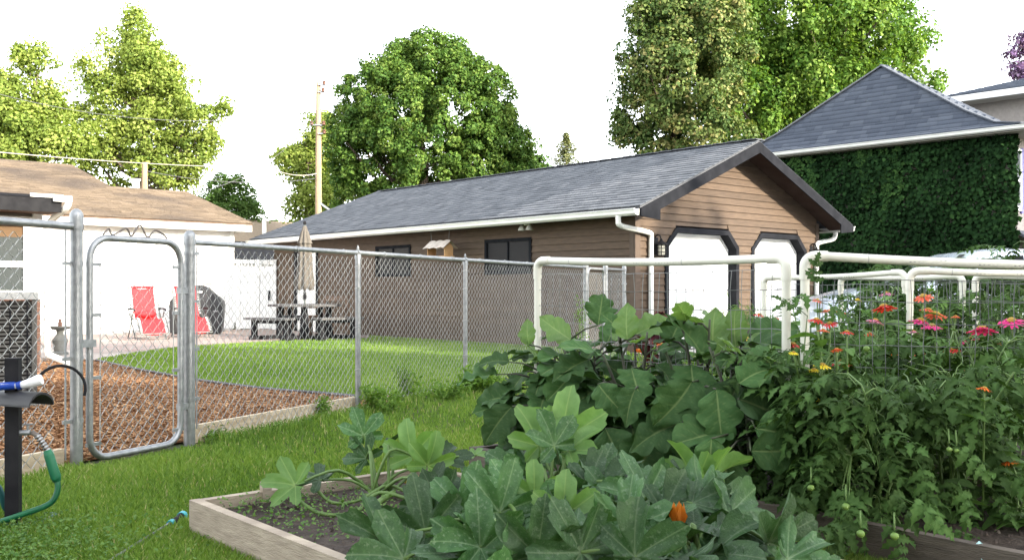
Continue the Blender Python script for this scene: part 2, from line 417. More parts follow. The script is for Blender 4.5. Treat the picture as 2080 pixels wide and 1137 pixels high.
def tomato_leaf(name, m, seed, npair=3):
    g = random.Random(seed); mb = MB(); vein = []
    cur = g.uniform(.3, .8)
    def P(t): return Vector((0.05*math.sin(t*3+seed), t, .12*t-cur*t*t))
    mb.tube([P(t) for t in (0, .3, .6, .9)], [.012, .009, .007, .004], 4); vein += [.5]*len(mb.v)
    def leaflet(p, ang, L_, dr):
        d = Vector((math.sin(ang), math.cos(ang), 0)); r_ = Vector((d.y, -d.x, 0)); k = 7
        n0 = len(mb.v); tw = g.uniform(-.4, .4); vs = []
        for i in range(k+1):
            t = i/k; wv = L_*.25*math.sin(PI*min(.06+t*.94, 1)**.75)*(1+.40*(1 if i % 2 else -1)*(0 < i < k))
            for s in (-1, -.5, 0, .5, 1):
                q = p+d*(L_*t)+r_*(s*wv)+Vector((0, 0, -dr*L_*t*t+.25*abs(s)*wv+tw*s*wv)); vs.append(q); vein.append(.4 if s == 0 else 0)
        mb.add(vs, [(i*5+j, i*5+j+1, (i+1)*5+j+1, (i+1)*5+j) for i in range(k) for j in range(4)])
    leaflet(P(.85), g.uniform(-.2, .2), .34, .5)
    for q in range(npair):
        t = .28+.22*q
        for sg in (-1, 1): leaflet(P(t), sg*g.uniform(.9, 1.3), g.uniform(.26, .40)*(1-.1*q), g.uniform(.3, .9))
        for sg in (-1, 1): leaflet(P(t+.1), sg*g.uniform(1.0, 1.5), g.uniform(.08, .13), .3)
    me = mb.mesh(name, m, True); set_attr(me, 'vein', vein); return me
def place(pos, tip, nrm, size, roll=0.0):
    """matrix that puts a leaf's base at pos, its tip along tip and its upper face towards nrm"""
    y = Vector(tip).normalized(); z = Vector(nrm); z = z-y*z.dot(y)
    z = z.normalized() if z.length > 1e-4 else y.orthogonal().normalized(); x = y.cross(z)
    M = Matrix(((x.x, y.x, z.x, 0), (x.y, y.y, z.y, 0), (x.z, y.z, z.z, 0), (0, 0, 0, 1)))
    return Matrix.Translation(pos) @ M @ Matrix.Rotation(roll, 4, 'Y') @ Matrix.Scale(size, 4)
# ------------------------------------------------------------------ site axes (taken from the photograph's vanishing points)
RZ = math.atan2(.6587, .7524)
U = Vector((math.cos(RZ), math.sin(RZ), 0)); W = Vector((-math.sin(RZ), math.cos(RZ), 0))
G0 = Vector((1.96, 15.5, 0))                             # near corner of the brown garage
FB = Vector((-2.08, 6.28, 0)); FD = Vector((.413, .911, 0)).normalized(); FRZ = math.atan2(FD.y, FD.x)
FN = Vector((-FD.y, FD.x, 0))                            # towards the fenced yard
def gw(u, w_, z=0): return G0+U*u+W*w_+Vector((0, 0, z))
def fw(x, y=0, z=0): return FB+FD*x+FN*y+Vector((0, 0, z))
K1 = Vector((-1.31, 3.95, 0)); K2 = Vector((-.20, 5.25, 0)); K3 = K2+U*1.95+W*.2
def bed(K, u, w_, z=0): return K+U*u+W*w_+Vector((0, 0, z))
# ------------------------------------------------------------------ ground, lawn, mulch, patio, driveway
lawnm = mat('lawn_ground', (.040,.060,.018), (.062,.050,.026), rough=.95, scale=3, bump=1, bscale=60)
lawn_mat = mat('lawn_turf_sheet', (.055,.115,.022), (.075,.135,.030), rough=.95, scale=2.5, bump=1, bscale=90, c3=(.085,.135,.03), s3=.7)
mb = MB(); n = 40
g_v = [(-300+600*i/n, -60+460*j/n, 0) for j in range(n+1) for i in range(n+1)]
mb.add(g_v, [(j*(n+1)+i, j*(n+1)+i+1, (j+1)*(n+1)+i+1, (j+1)*(n+1)+i) for j in range(n) for i in range(n)])
tag(mb.build('ground', lawnm), kind='structure')
edge_px = [(196,735),(240,745),(290,756),(345,766),(400,776),(470,786),(550,796),(640,803),(725,811)]
edge = [gnd(*p) for p in edge_px]
edge_end = edge[-1]
patio_px = [(60,735),(130,731),(196,733),(255,722),(340,709),(450,701),(560,695),(660,691),(748,689)]
patf = [gnd(*p) for p in patio_px]
gfar = gw(0, 12.1); gpat = gw(-.02, 7.7)
BW = Vector((-6.99, 24.4, 0))                            # right end of the white outbuilding's wall
def bw(u, w_=0, z=0): return BW+U*u+W*w_+Vector((0, 0, z))
pat_poly = patf+[gpat, gw(-.02, 12.0), bw(1.6, .02), bw(-6.5, .02), Vector((-9.9, 17.5, 0))]
back_lawn = [edge[0]]+edge[1:]+[fw(3.2, .03), fw(9.5, .03), gw(-.02, .1), gpat]+patf[::-1][:-2]
mul_poly = [fw(-3.6, .1)]+[fw(-1, .1), fw(2.9, .1)]+edge[::-1]+[patf[1], Vector((-9.9, 14, 0))]
def sheet(name, poly, z, m, kind='structure'):
    mb = MB(); mb.add([(p[0], p[1], z) for p in poly], [tuple(range(len(poly)))])
    o = mb.build(name, m); return tag(o, kind=kind)
sheet('yard_lawn', back_lawn, .008, lawn_mat)
mulchm = mat('mulch_bed', (.16,.085,.045), (.28,.15,.075), rough=.95, scale=22, bump=1, bscale=45)
sheet('mulch_bed', mul_poly, .012, mulchm)
conc = mat('patio_base', (.38,.33,.29), (.30,.26,.23), rough=.9, scale=5)
pat = sheet('patio', pat_poly, .016, conc)
paverm = mat('patio_paver', None, rough=.9, tone=[(.30,.20,.17),(.38,.27,.235),(.42,.33,.29)], c2=(.33,.28,.25), scale=2)
tabs = []; g = random.Random(4)
q = bw(-5.5, 0)
for iu in range(70):
    for iw in range(46):
        c = bw(-5.6+iu*.205+(iw % 2)*.1, -.12-iw*.155)
        tabs.append(c)
P = np.array(tabs); P = P[inpoly(P, [(p.x, p.y) for p in pat_poly])]
hu = np.array(U)*.098; hw = np.array(W)*.073; z = NR.uniform(.019, .024, len(P))[:, None]*np.array([[0, 0, 1]])
V = np.stack([P-hu-hw+z, P+hu-hw+z, P+hu+hw+z, P-hu+hw+z], 1)
npobj('paver', V.reshape(-1, 3), np.arange(len(P)*4).reshape(-1, 4), paverm, pat, tone=np.repeat(NR.uniform(0, 1, len(P)), 4), kind='stuff')
drive = [gw(-.1, -.02), gw(9.5, -.02), gw(9.5, -5.6), gw(.6, -5.6)]
sheet('driveway', drive, .010, mat('driveway_concrete', (.42,.40,.37), (.34,.33,.31), rough=.9, scale=3))
# mulch chips
n = 52000
P = lod_points(n*4, 5.2, 15.5); P = P[inpoly(P, [(p[0], p[1]) for p in mul_poly])][:n]; n = len(P)
P[:, 2] = NR.uniform(.012, .035, n)
chipm = mat('mulch_chip', None, rough=.9, tone=[(.19,.10,.055),(.36,.19,.09),(.50,.30,.15),(.64,.48,.30)], bump=.2, bscale=80)
a = NR.uniform(0, PI, n); d1 = np.stack([np.cos(a), np.sin(a), NR.normal(0, .22, n)], 1); d1 = unit(d1)
d2 = unit(np.cross(d1, np.stack([NR.normal(0, .3, n), NR.normal(0, .3, n), np.ones(n)], 1)))
l = NR.uniform(.006, .026, n)[:, None]; wd = NR.uniform(.003, .008, n)[:, None]
up = np.cross(d1, d2)*.006
V = np.stack([P-d1*l-d2*wd, P+d1*l-d2*wd*.6, P+d1*l*.9+d2*wd, P-d1*l*.8+d2*wd*.8, P+up], 1)
i = np.arange(n)[:, None]*5
Fc = np.concatenate([i+np.array([[0, 1, 4]]), i+np.array([[1, 2, 4]]), i+np.array([[2, 3, 4]]), i+np.array([[3, 0, 4]])], 0)
tag(npobj('mulch_chips', V.reshape(-1, 3), Fc, chipm, tone=np.repeat(np.clip(NR.beta(1.6, 2.4, n), 0, 1), 5)), 'shredded orange brown bark mulch between the fence board and the lawn', 'mulch', kind='stuff')
# ------------------------------------------------------------------ brown garage
gar = thing('garage', 'long brown clapboard garage with grey shingle roof and two white doors', 'garage', G0, RZ)
GL, GWD = 12.1, 5.3; UR = 2.65; E0 = -.45; ZE = 2.285; ZR = 3.60; SL = (ZR-ZE)/(UR-E0); WE = 12.55; WR = 11.5; WF = -.5
def zroof(u): return ZE+SL*(u-E0) if u < UR else ZE+SL*(2*UR-E0-u)
mb = MB(); mb.add([(0,0,0),(0,GL,0),(0,GL,2.4),(0,0,2.4)], [(0,1,2,3)])           # sheathing behind the boards
mb.add([(GWD,0,0),(GWD,GL,0),(GWD,GL,2.4),(GWD,0,2.4),(0,GL,0),(0,GL,2.4)], [(0,3,2,1),(1,2,5,4)])
mb.add([(0,0,2.08),(GWD,0,2.08),(GWD,0,2.4),(UR,0,3.45),(0,0,2.4)], [(0,1,2,3,4)])
for a_, b_ in ((0,.70),(2.71,3.10),(4.88,GWD)): mb.add([(a_,0,0),(b_,0,0),(b_,0,2.08),(a_,0,2.08)], [(0,1,2,3)])
mb.build('wall', browntrim, gar)
# clapboards, one object per board
RH = .1178
def board(quads, face, parent):
    """quad corners (s at z0 left/right, s at z1 left/right); lapped profile"""
    s0a, s0b, s1a, s1b, z0, z1 = quads
    f = (lambda s, o, z: (s, -o, z)) if face == 'front' else (lambda s, o, z: (-o, s, z))
    vs = [f(s0a,.0,z0), f(s0b,.0,z0), f(s0b,.030,z0), f(s0a,.030,z0), f(s1a,.002,z1), f(s1b,.002,z1), f(s1b,.007,z1), f(s1a,.007,z1)]
    fs = [(0,1,2,3),(4,7,6,5),(3,2,6,7),(0,4,5,1),(0,3,7,4),(1,5,6,2)]
    MB().add(vs, fs).build('siding_board', brown, parent)
g = random.Random(8)
DO = [(.70, 2.71, 2.05), (3.10, 4.88, 2.05)]; CHF = .29
def dooredge(dr, z, side):
    x0, x1, zt = dr; k = max(0, z-(zt-CHF)); k = min(k, CHF)
    return x0+k if side == 0 else x1-k
nrow = int(3.5/RH)
for r in range(nrow):
    z0 = .03+r*RH; z1 = z0+RH+.012
    if z1 < zroof(0)-.08:
        L0 = L1 = .09; R0 = R1 = GWD-.09
    else:
        def lim(z): return min(max((z+.09-ZE)/SL+E0, 0.0), UR)
        L0, L1 = lim(z0), lim(z1); R0, R1 = 2*UR-L0, 2*UR-L1
        if z0 < zroof(0)-.08: L0, R0 = .09, GWD-.09; 
    if R0-L0 < .1: continue
    if z0 < 2.05:
        zt = min(z1, 2.06)
        e = [(L0, L1, 'l')]
        seg = [(L0, dooredge(DO[0], z0, 0), L1, dooredge(DO[0], zt, 0)),
               (dooredge(DO[0], z0, 1), dooredge(DO[1], z0, 0), dooredge(DO[0], zt, 1), dooredge(DO[1], zt, 0)),
               (dooredge(DO[1], z0, 1), R0, dooredge(DO[1], zt, 1), R1)]
        for s in seg: board((s[0], s[1], s[2], s[3], z0, z1), 'front', gar)
    else: board((L0, R0, L1, R1, z0, z1), 'front', gar)
WIN = [(2.42, 3.72, 1.30, 1.95), (6.12, 7.43, 1.30, 1.95)]; SD = (9.88, 11.02, 0, 1.98)
for r in range(19):
    z0 = .03+r*RH; z1 = z0+RH+.012; zm = (z0+z1)/2
    cuts = [(a_, b_) for (a_, b_, c_, d_) in WIN+[SD] if c_ < zm < d_]
    x = .09; segs = []
    for a_, b_ in sorted(cuts): segs.append((x, a_)); x = b_
    segs.append((x, GL-.02))
    for a_, b_ in segs:
        if b_-a_ > 4.2:
            m_ = a_+(b_-a_)*g.uniform(.35, .65); prt = [(a_, m_-.002), (m_+.002, b_)]
        else: prt = [(a_, b_)]
        for c_, d_ in prt: board((c_, d_, c_, d_, z0, z1), 'side', gar)
for (x0, x1, y0, y1) in ((-.03,.09,-.032,-.002),(-.032,-.002,-.0,.09),(GWD-.09,GWD+.03,-.032,-.002)):
    MB().box(x0, x1, y0, y1, .02, 2.30).build('corner_board', browntrim, gar)
MB().box(-.03, -.002, -.01, GL, -.02, .028).build('foundation', stone, gar)
# doors
for i, (x0, x1, zt) in enumerate(DO):
    mb = MB(); yo, yi = -.045, .15; c = CHF; t = .085
    outer = [(x0-.0, 0), (x0, zt-c), (x0+c, zt), (x1-c, zt), (x1, zt-c), (x1, 0)]
    inner = [(x0+t, 0), (x0+t, zt-c-.035), (x0+c+.035, zt-t), (x1-c-.035, zt-t), (x1-t, zt-c-.035), (x1-t, 0)]
    vs = [(p[0], y, p[1]) for y in (yo, yi) for p in outer]+[(p[0], y, p[1]) for y in (yo, yi) for p in inner]
    fs = []
    for k in range(5):
        fs += [(k, k+1, 12+k+1, 12+k), (k, 6+k, 6+k+1, k+1), (12+k, 12+k+1, 18+k+1, 18+k)]
    mb.add(vs, fs); dr = mb.build('garage_door', char, gar)
    for q in range(4):
        z0 = .02+q*.50; z1 = min(z0+.49, zt)
        MB().box(x0+.06, x1-.06, .13, .17, z0, z1).build('door_panel', white, dr)
for (a_, b_, c_, d_) in WIN:
    mb = MB()
    for (y0, y1, z0, z1) in ((a_, b_, d_-.06, d_), (a_, b_, c_, c_+.06), (a_, a_+.06, c_+.06, d_-.06), (b_-.06, b_, c_+.06, d_-.06)): mb.box(-.04, .02, y0, y1, z0, z1)
    fr = mb.build('window', char, gar)
    MB().box(-.012, .0, a_+.06, b_-.06, c_+.06, d_-.06).build('pane', glassm, fr)
    MB().box(-.03, -.012, (a_+b_)/2-.015, (a_+b_)/2+.015, c_+.06, d_-.06).build('mullion', char, fr)
mb = MB()
for (y0, y1, z0, z1) in ((SD[0], SD[0]+.08, 0, 1.98), (SD[1]-.13, SD[1], 0, 1.98), (SD[0]+.08, SD[1]-.13, 1.90, 1.98)): mb.box(-.045, .0, y0, y1, z0, z1)
sd = mb.build('service_door', black, gar)
MB().box(-.015, .0, SD[0]+.08, SD[1]-.13, .02, 1.90).build('door_leaf', white, sd)
MB().lathe([(.02, 0), (.025, .02), (.012, .05)], 8, (-.06, SD[1]-.2, .95)).build('door_knob', galv, sd)
# roof deck, rakes, soffits
def rv(u, w_, dz=0): return (u, w_, zroof(u)+dz)
mb = MB(); t = -.05
mb.prism([rv(E0, WF, t), rv(UR, WF, t), rv(UR, WR, t), rv(E0, WE, t)], (0, 0, .045))
mb.prism([rv(UR, WF, t), (2*UR-E0, WF, ZE+t), (2*UR-E0, WE, ZE+t), rv(UR, WR, t)], (0, 0, .045))
mb.prism([rv(E0, WE, t), rv(UR, WR, t), (2*UR-E0, WE, ZE+t)], (0, 0, .045))
rf = mb.build('roof', mat('roof_deck', (.08,.085,.095), (.12,.125,.14), rough=.9, scale=20), gar)
rake_l = [(E0-.0, WF-.025, ZE-.03), (UR, WF-.025, ZR-.03), (UR, WF-.025, ZR-.215), (.0, WF-.025, zroof(0)-.215), (.0, WF-.025, ZE-.19), (E0, WF-.025, ZE-.15)]
MB().prism(rake_l, (0, .025, 0)).build('rake_board', char, gar)
MB().prism([(2*UR-x, y, z) for x, y, z in rake_l][::-1], (0, .025, 0)).build('rake_board', char, gar)
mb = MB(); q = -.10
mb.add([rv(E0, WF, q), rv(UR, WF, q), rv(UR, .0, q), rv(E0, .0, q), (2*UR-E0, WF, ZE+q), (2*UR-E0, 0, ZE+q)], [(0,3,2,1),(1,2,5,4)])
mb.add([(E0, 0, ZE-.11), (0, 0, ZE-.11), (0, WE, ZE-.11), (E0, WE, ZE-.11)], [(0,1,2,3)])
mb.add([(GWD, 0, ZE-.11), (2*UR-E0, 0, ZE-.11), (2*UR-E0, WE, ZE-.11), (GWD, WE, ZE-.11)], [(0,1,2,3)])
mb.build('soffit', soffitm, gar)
MB().box(E0-.005, E0+.015, WF, WE, ZE-.14, ZE-.02).build('fascia_board', char, gar)
# shingles of the slope in view: the nearest three hundred singly, the rest joined
poly = [gw(E0-.02, WF-.03, ZE-.004), gw(UR, WF-.03, ZR-.004), gw(UR, WR, ZR-.004), gw(E0-.02, WE, ZE-.004)]
upv = (U*(UR-E0)+Vector((0, 0, ZR-ZE))).normalized()
tabs, sdv, upv, nv, ln, th = shingle_tabs([poly[0], poly[3], poly[2], poly[1]], upv, .142, .20)
tabs.sort(key=lambda q: (q[0]-Vector((0, 0, 1))).length)
near, far_ = tabs[:290], tabs[290:]
tv = {}
Rm = Matrix(((sdv.x, upv.x, nv.x, 0), (sdv.y, upv.y, nv.y, 0), (sdv.z, upv.z, nv.z, 0), (0, 0, 0, 1)))
for k in range(6):
    b = MB().add([(0,0,0),(1,0,0),(1,0,th*1.6),(0,0,th*1.6),(0,ln,0),(1,ln,0)], [(0,1,2,3),(3,2,5,4),(0,3,4),(1,5,2)])
    me = b.mesh('shingle', shing_grey); addtone(me, (k+.5)/6); tv[k] = me
for (o, w_, t_) in near: inst('shingle', tv[min(int(t_*6), 5)], rf, Matrix.Translation(o) @ Rm @ Matrix.Scale(w_, 4, (1, 0, 0)))
V, Fc, T = tab_mesh_arrays(far_, sdv, upv, nv, ln, th)
npobj('shingles', V, Fc, shing_grey, rf, tone=T, kind='stuff')
mb = MB()
for k in range(38):
    w0 = WF-.03+k*.31
    mb.bar((UR, w0, ZR+.012), (UR, w0+.30, ZR+.022), .26, .014)
mb.build('ridge_cap', mat('ridge_cap', (.09,.095,.11), (.13,.135,.15), rough=.9, scale=20), rf)
# gutters and downspouts
def gutter(x0, sgn, w0, w1, z, parent):
    prof = [(0, 0), (0, -.095), (-.05, -.105), (-.095, -.075), (-.105, -.02), (-.125, -.012), (-.125, 0), (-.098, -.002), (-.09, -.07), (-.05, -.09), (-.012, -.085), (-.012, 0)]
    mb = MB(); k = len(prof)
    vs = [(x0+sgn*p[0]*-1 if False else x0-sgn*(-p[0]) if False else x0+sgn*p[0], y, z+p[1]) for y in (w0, w1) for p in prof]
    mb.add(vs, [tuple(range(k)), tuple(range(2*k-1, k-1, -1))]+[(i, (i+1) % k, k+(i+1) % k, k+i) for i in range(k)])
    return mb.build('gutter', white_metal, parent)
gutter(E0-.006, 1, WF+.01, WE, ZE-.035, gar)
gutter(2*UR-E0+.006, -1, WF+.01, WE, ZE-.035, gar)
def spout(pts, parent, r=.042):
    o = MB().tube(catmull(pts, 4), r, 10).build('downspout', white_metal, parent, smooth='auto'); return o
spout([(E0-.05, -.10, ZE-.13), (E0-.05, -.10, ZE-.20), (E0+.02, -.10, ZE-.28), (.22, -.085, 1.93), (.30, -.075, 1.86), (.30, -.075, 1.72), (.30, -.075, 1.0), (.30, -.075, .05)], gar)
spout([(2*UR-E0+.05, -.10, ZE-.13), (2*UR-E0+.05, -.10, ZE-.20), (2*UR-E0-.05, -.10, ZE-.28), (GWD-.05, -.085, 1.93), (GWD-.13, -.075, 1.86), (GWD-.13, -.075, 1.7), (GWD-.13, -.075, .05)], gar)
# lanterns and floodlight fixed to the wall
def lantern(u, z):
    mb = MB().box(u-.05, u+.05, -.03, 0, z-.02, z+.26)
    mb.tube(arc((u, -.07, z+.24), .06, 0, PI, 8, (0, 1, 0), (0, 0, 1)), .012, 6)
    l_ = mb.build('wall_lantern', black, gar)
    MB().lathe([(.012, .24), (.03, .20), (.05, .19), (.10, .15), (.105, .14)], 8, (u, -.14, z)).build('lantern_roof', black, l_)
    mb = MB()
    for k in range(8):
        a = k*PI/4; p = (u+.082*math.cos(a), -.14+.082*math.sin(a)); mb.tube([(*p, z-.04), (*p, z+.145)], .006, 4)
    for zz in (-.04, .02, .08, .14):
        mb.tube([(u+.084*math.cos(k*PI/6), -.14+.084*math.sin(k*PI/6), z+zz) for k in range(13)], .006, 4)
    mb.build('lantern_cage', black, l_)
    MB().lathe([(.03, -.03), (.06, -.02), (.062, .12), (.05, .135)], 8, (u, -.14, z)).build('lantern_glass', mat('pale_lamp_glass', (.50,.48,.40), rough=.3), l_)
lantern(.475, 1.60); lantern(GWD-.24, 1.60)
mb = MB().lathe([(.05, 0), (.06, .02), (.02, .03)], 10, (-.20, 2.35, ZE-.14)); fl = mb.build('floodlight', white_metal, gar)
for sg in (-1, 1):
    MB().lathe([(.02, .06), (.035, .04), (.065, -.02), (.068, -.035)], 10, (-.23, 2.35+sg*.10, ZE-.19)).build('lamp_head', white_metal, fl)
# bird feeder hung from the eave
pf = gw(-.40, 4.62); zf = 1.80
bf = thing('bird_feeder', 'wooden bird feeder with curled white roof hung on wires under the eave', 'bird feeder', (pf.x, pf.y, zf-.14), RZ)
bwood = mat('feeder_wood', (.50,.30,.14), (.42,.24,.11), rough=.8, scale=6)
for sg in (-1, 1): MB().prism([(-.10, sg*.26, 0), (.10, sg*.26, 0), (.10, sg*.26, .16), (0, sg*.26, .27), (-.10, sg*.26, .16)], (0, sg*.02, 0)).build('end_panel', bwood, bf)
MB().box(-.12, .12, -.30, .30, -.02, -.001).build('tray', bwood, bf)
for sg in (-1, 1):
    vs = []; fs = []; N_ = 18
    for i in range(N_+1):
        y = -.33+.66*i/N_; k = .018*abs(math.sin(i/N_*PI*3))
        for (x, z) in ((0, .29), (sg*.17, .15)): vs += [(x, y, z+k), (x, y, z+k-.012)]
    for i in range(N_): a = i*4; fs += [(a, a+2, a+6, a+4), (a+1, a+5, a+7, a+3), (a+2, a+3, a+7, a+6)]
    MB().add(vs, fs).build('feeder_roof', mat('weathered_bark_roof', (.55,.50,.44), (.40,.35,.30), rough=.9, scale=14, bump=.4), bf)
for sg in (-1, 1): MB().tube([(0, sg*.27, .25), (.0, sg*.30, ZE-.11-zf+.14)], .004, 5).build('hanging_wire', dull_wire, bf)
# ------------------------------------------------------------------ white outbuilding with tan roof
ob = thing('outbuilding', 'low white building with sunlit tan shingle roof behind the red chairs', 'building', BW, RZ)
x0 = -9.0
MB().box(x0, 0, .03, 7.6, 0, 2.62).build('wall', white, ob)
for r in range(12):
    z0 = .06+r*.2
    MB().add([(x0,.03,z0),(0.0,.03,z0),(0.0,.004,z0),(x0,.004,z0),(x0,.03,z0+.205),(0.0,.03,z0+.205),(0.0,.022,z0+.205),(x0,.022,z0+.205)],
             [(0,1,2,3),(4,7,6,5),(3,2,6,7),(0,3,7,4),(1,5,6,2)]).build('siding_board', white, ob)
MB().box(-.10, .02, -.012, .0, .05, 2.5).build('corner_board', white, ob)
MB().box(x0, .34, -.34, -.31, 2.47, 2.62).build('fascia_board', white, ob)
mb = MB().box(x0, .32, -.31, .03, 2.47, 2.49)
mb.box(.005, .32, .03, 7.9, 2.47, 2.49); mb.build('soffit', mat('pale_soffit', (.60,.58,.52), rough=.8), ob)
sl_ = (3.72-2.63)/4.0
P0, P1 = -.33, 3.7; ZB = 2.63
def oz(w_): return ZB+sl_*(w_-P0)
rd = mat('tan_roof_deck', (.14,.097,.068), (.18,.126,.09), rough=.9, scale=10)
mb = MB().prism([(x0, P0, ZB), (.36, P0, ZB), (.36, P1, oz(P1)), (x0, P1, oz(P1))], (0, 0, .04))
mb.prism([(x0, P1, oz(P1)), (.36, P1, oz(P1)), (.36, 7.8, ZB), (x0, 7.8, ZB)], (0, 0, .04))
P2 = 7.0; xr = -1.75
mb.prism([(x0, P1, oz(P1)+.01), (xr, P1, oz(P1)+.01), (xr, P2, oz(P2)), (x0, P2, oz(P2))], (0, 0, .04))
mb.prism([(x0, P2, oz(P2)), (xr, P2, oz(P2)), (xr, 10.5, oz(P1)), (x0, 10.5, oz(P1))], (0, 0, .04))
orf = mb.build('roof', rd, ob)
MB().prism([(xr-.2, P1, oz(P1)), (xr-.2, 10.5, oz(P1)), (xr-.2, P2, oz(P2))], (-.1, 0, 0)).build('gable', white, ob)
MB().prism([(-.02, .05, 2.5), (-.02, 7.5, 2.5), (-.02, P1, oz(P1))], (-.1, 0, 0)).build('gable', white, ob)
upo = (W*1.0+Vector((0, 0, sl_))).normalized()
tl = []
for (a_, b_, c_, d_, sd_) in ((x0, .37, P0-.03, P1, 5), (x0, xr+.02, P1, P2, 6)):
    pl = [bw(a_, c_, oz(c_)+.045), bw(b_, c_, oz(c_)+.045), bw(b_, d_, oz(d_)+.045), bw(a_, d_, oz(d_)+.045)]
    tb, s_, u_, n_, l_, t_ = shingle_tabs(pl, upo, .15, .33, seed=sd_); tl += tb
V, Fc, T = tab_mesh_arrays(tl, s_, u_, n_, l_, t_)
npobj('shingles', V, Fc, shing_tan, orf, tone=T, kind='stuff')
mb = MB().lathe([(.10, 0), (.10, .32), (.13, .33), (.13, .38)], 10, (-1.0, 3.9, oz(3.5))); mb.build('vent_pipe', white_metal, ob)
# ------------------------------------------------------------------ white privacy fence between outbuilding and garage
pv0 = BW+U*.06-W*.05; pv1 = gw(-.06, 11.95)
dv = (pv1-pv0); Lv = dv.length; dv.normalize(); rzv = math.atan2(dv.y, dv.x)
pfn = thing('privacy_fence', 'white vinyl privacy fence joining the outbuilding to the brown garage', 'fence', pv0, rzv)
hgt = 1.72
for xx in (.0, Lv/2, Lv-.06): MB().box(xx, xx+.10, -.05, .05, 0, hgt+.06).build('post', white, pfn)
for (a_, b_) in ((.10, Lv/2), (Lv/2+.10, Lv-.06)):
    k = int((b_-a_)/.15); st = (b_-a_)/k
    for i in range(k): MB().box(a_+i*st+.003, a_+(i+1)*st-.003, -.014, .014, .06, hgt-.32).build('picket', white, pfn)
    for zz in (.05, hgt-.34, hgt-.04): MB().box(a_, b_, -.03, .03, zz, zz+.09).build('rail', white, pfn)
    k = int((b_-a_)/.08); mb = MB()
    for i in range(k): mb.box(a_+i*.08+.02, a_+i*.08+.06, -.010, .010, hgt-.25, hgt-.04)
    mb.build('lattice', white, pfn)
MB().box(Lv-.16, Lv-.10, -.07, -.05, .75, 1.0).build('latch', black, pfn)
# roofs seen through the gap behind it
c = at(525, 478, 46)
nh = thing('neighbour_house', 'far house with flat-looking tan roof and a white vent stack in the gap', 'house', (c.x, c.y, 0), RZ)
MB().box(-5, 5, 0, 7, 0, 3.1).build('wall', white, nh)
mb = MB().prism([(-5.5, -.5, 3.1), (5.5, -.5, 3.1), (5.5, 3.5, 4.5), (-5.5, 3.5, 4.5)], (0, 0, .08)); mb.prism([(-5.5, 3.5, 4.5), (5.5, 3.5, 4.5), (5.5, 7.5, 3.1), (-5.5, 7.5, 3.1)], (0, 0, .08))
mb.build('roof', mat('pale_tan_roof', (.26,.20,.14), (.21,.16,.11), rough=.9, scale=8), nh)
MB().lathe([(.11, 0), (.11, 1.3)], 8, (.45, .3, 3.1)).build('vent_stack', white_metal, nh)
c = at(505, 520, 31)
sh = thing('garden_shed', 'white shed with small dark gable roof behind the privacy fence', 'shed', (c.x, c.y, 0), RZ)
MB().box(-.9, .9, 0, 2.0, 0, 2.0).build('wall', white, sh)
mb = MB().prism([(-1.1, -.2, 1.95), (1.1, -.2, 1.95), (1.1, 1.0, 2.55), (-1.1, 1.0, 2.55)], (0, 0, .06)); mb.prism([(-1.1, 1.0, 2.55), (1.1, 1.0, 2.55), (1.1, 2.2, 1.95), (-1.1, 2.2, 1.95)], (0, 0, .06))
mb.build('roof', char, sh); MB().box(-1.1, 1.1, -.24, -.205, 1.86, 1.97).build('fascia_board', white, sh)
# ------------------------------------------------------------------ near house corner on the left
HC = Vector((-.484*11.5, 11.5, 0))
nhs = thing('house', 'corner of a brown house with white framed window behind the air conditioner', 'house', HC, RZ)
brickm = mat('brown_brick', (.115,.060,.044), (.09,.048,.036), rough=.85, scale=8, objr=.15, bump=.3)
mb = MB().box(-5, -.002, .012, 4, 0, 2.02); mb.build('wall', mat('wall_mortar', (.25,.20,.17), rough=.95), nhs)
zb = 0; k = 0
bb = MB().box(0, 1, 0, 1, 0, 1).mesh('brick', brickm)
HM = Matrix.Translation(HC) @ Matrix.Rotation(RZ, 4, 'Z')
while zb < 1.98:
    x = -.003-(.11 if k % 2 else 0.0)
    if k % 2 and not (.87 < zb < 1.9): inst('brick', bb, nhs, HM @ Matrix.Translation((-.105, -.004, zb)) @ Matrix.Diagonal((.1, .02, .062, 1)))
    while x > -1.1:
        if not (.93 < zb+.03 < 1.87 and x-.1 < 1):
            inst('brick', bb, nhs, HM @ Matrix.Translation((x-.215, -.004, zb)) @ Matrix.Diagonal((.205, .02, .062, 1)))
        x -= .22
    zb += .073; k += 1
MB().box(-.10, .012, -.03, .0, .90, 1.90).build('corner_board', white, nhs)
wx0, wx1, wz0, wz1 = -1.25, -.103, .92, 1.86
mb = MB()
for b_ in ((wx0, wx1, wz1-.07, wz1), (wx0, wx1, wz0, wz0+.08), (wx1-.10, wx1, wz0+.08, wz1-.07), (wx0, wx0+.08, wz0+.08, wz1-.07)): mb.box(b_[0], b_[1], -.05, .0, b_[2], b_[3])
wf = mb.build('window', white, nhs)
MB().box(wx0+.08, wx1-.10, -.045, -.01, 1.27, 1.34).build('meeting_rail', white, wf)
MB().box(wx0+.08, wx1-.10, -.018, -.008, wz0+.08, wz1-.07).build('pane', mat('window_glass', (.022,.030,.030), rough=.25, spec=.25), wf)
MB().box(wx0+.08, wx1-.10, -.024, -.019, 1.62, wz1-.07).build('blind', mat('tan_blind', (.13,.075,.036), (.10,.06,.028), rough=.8, scale=6, stretch=(1,1,12)), wf)
MB().box(-5, .10, -.45, -.40, 1.90, 2.055).build('fascia_board', black, nhs)
mb = MB().prism([(-5, -.45, 2.06), (.12, -.45, 2.06), (.12, 4, 2.24), (-5, 4, 2.24)], (0, 0, .03)); mb.build('roof', char, nhs)
MB().box(-5, .08, -.40, .01, 1.90, 1.92).build('soffit', brickm, nhs)
MB().box(.0, .20, -.50, -.46, 2.02, 2.09).build('gutter', white_metal, nhs)
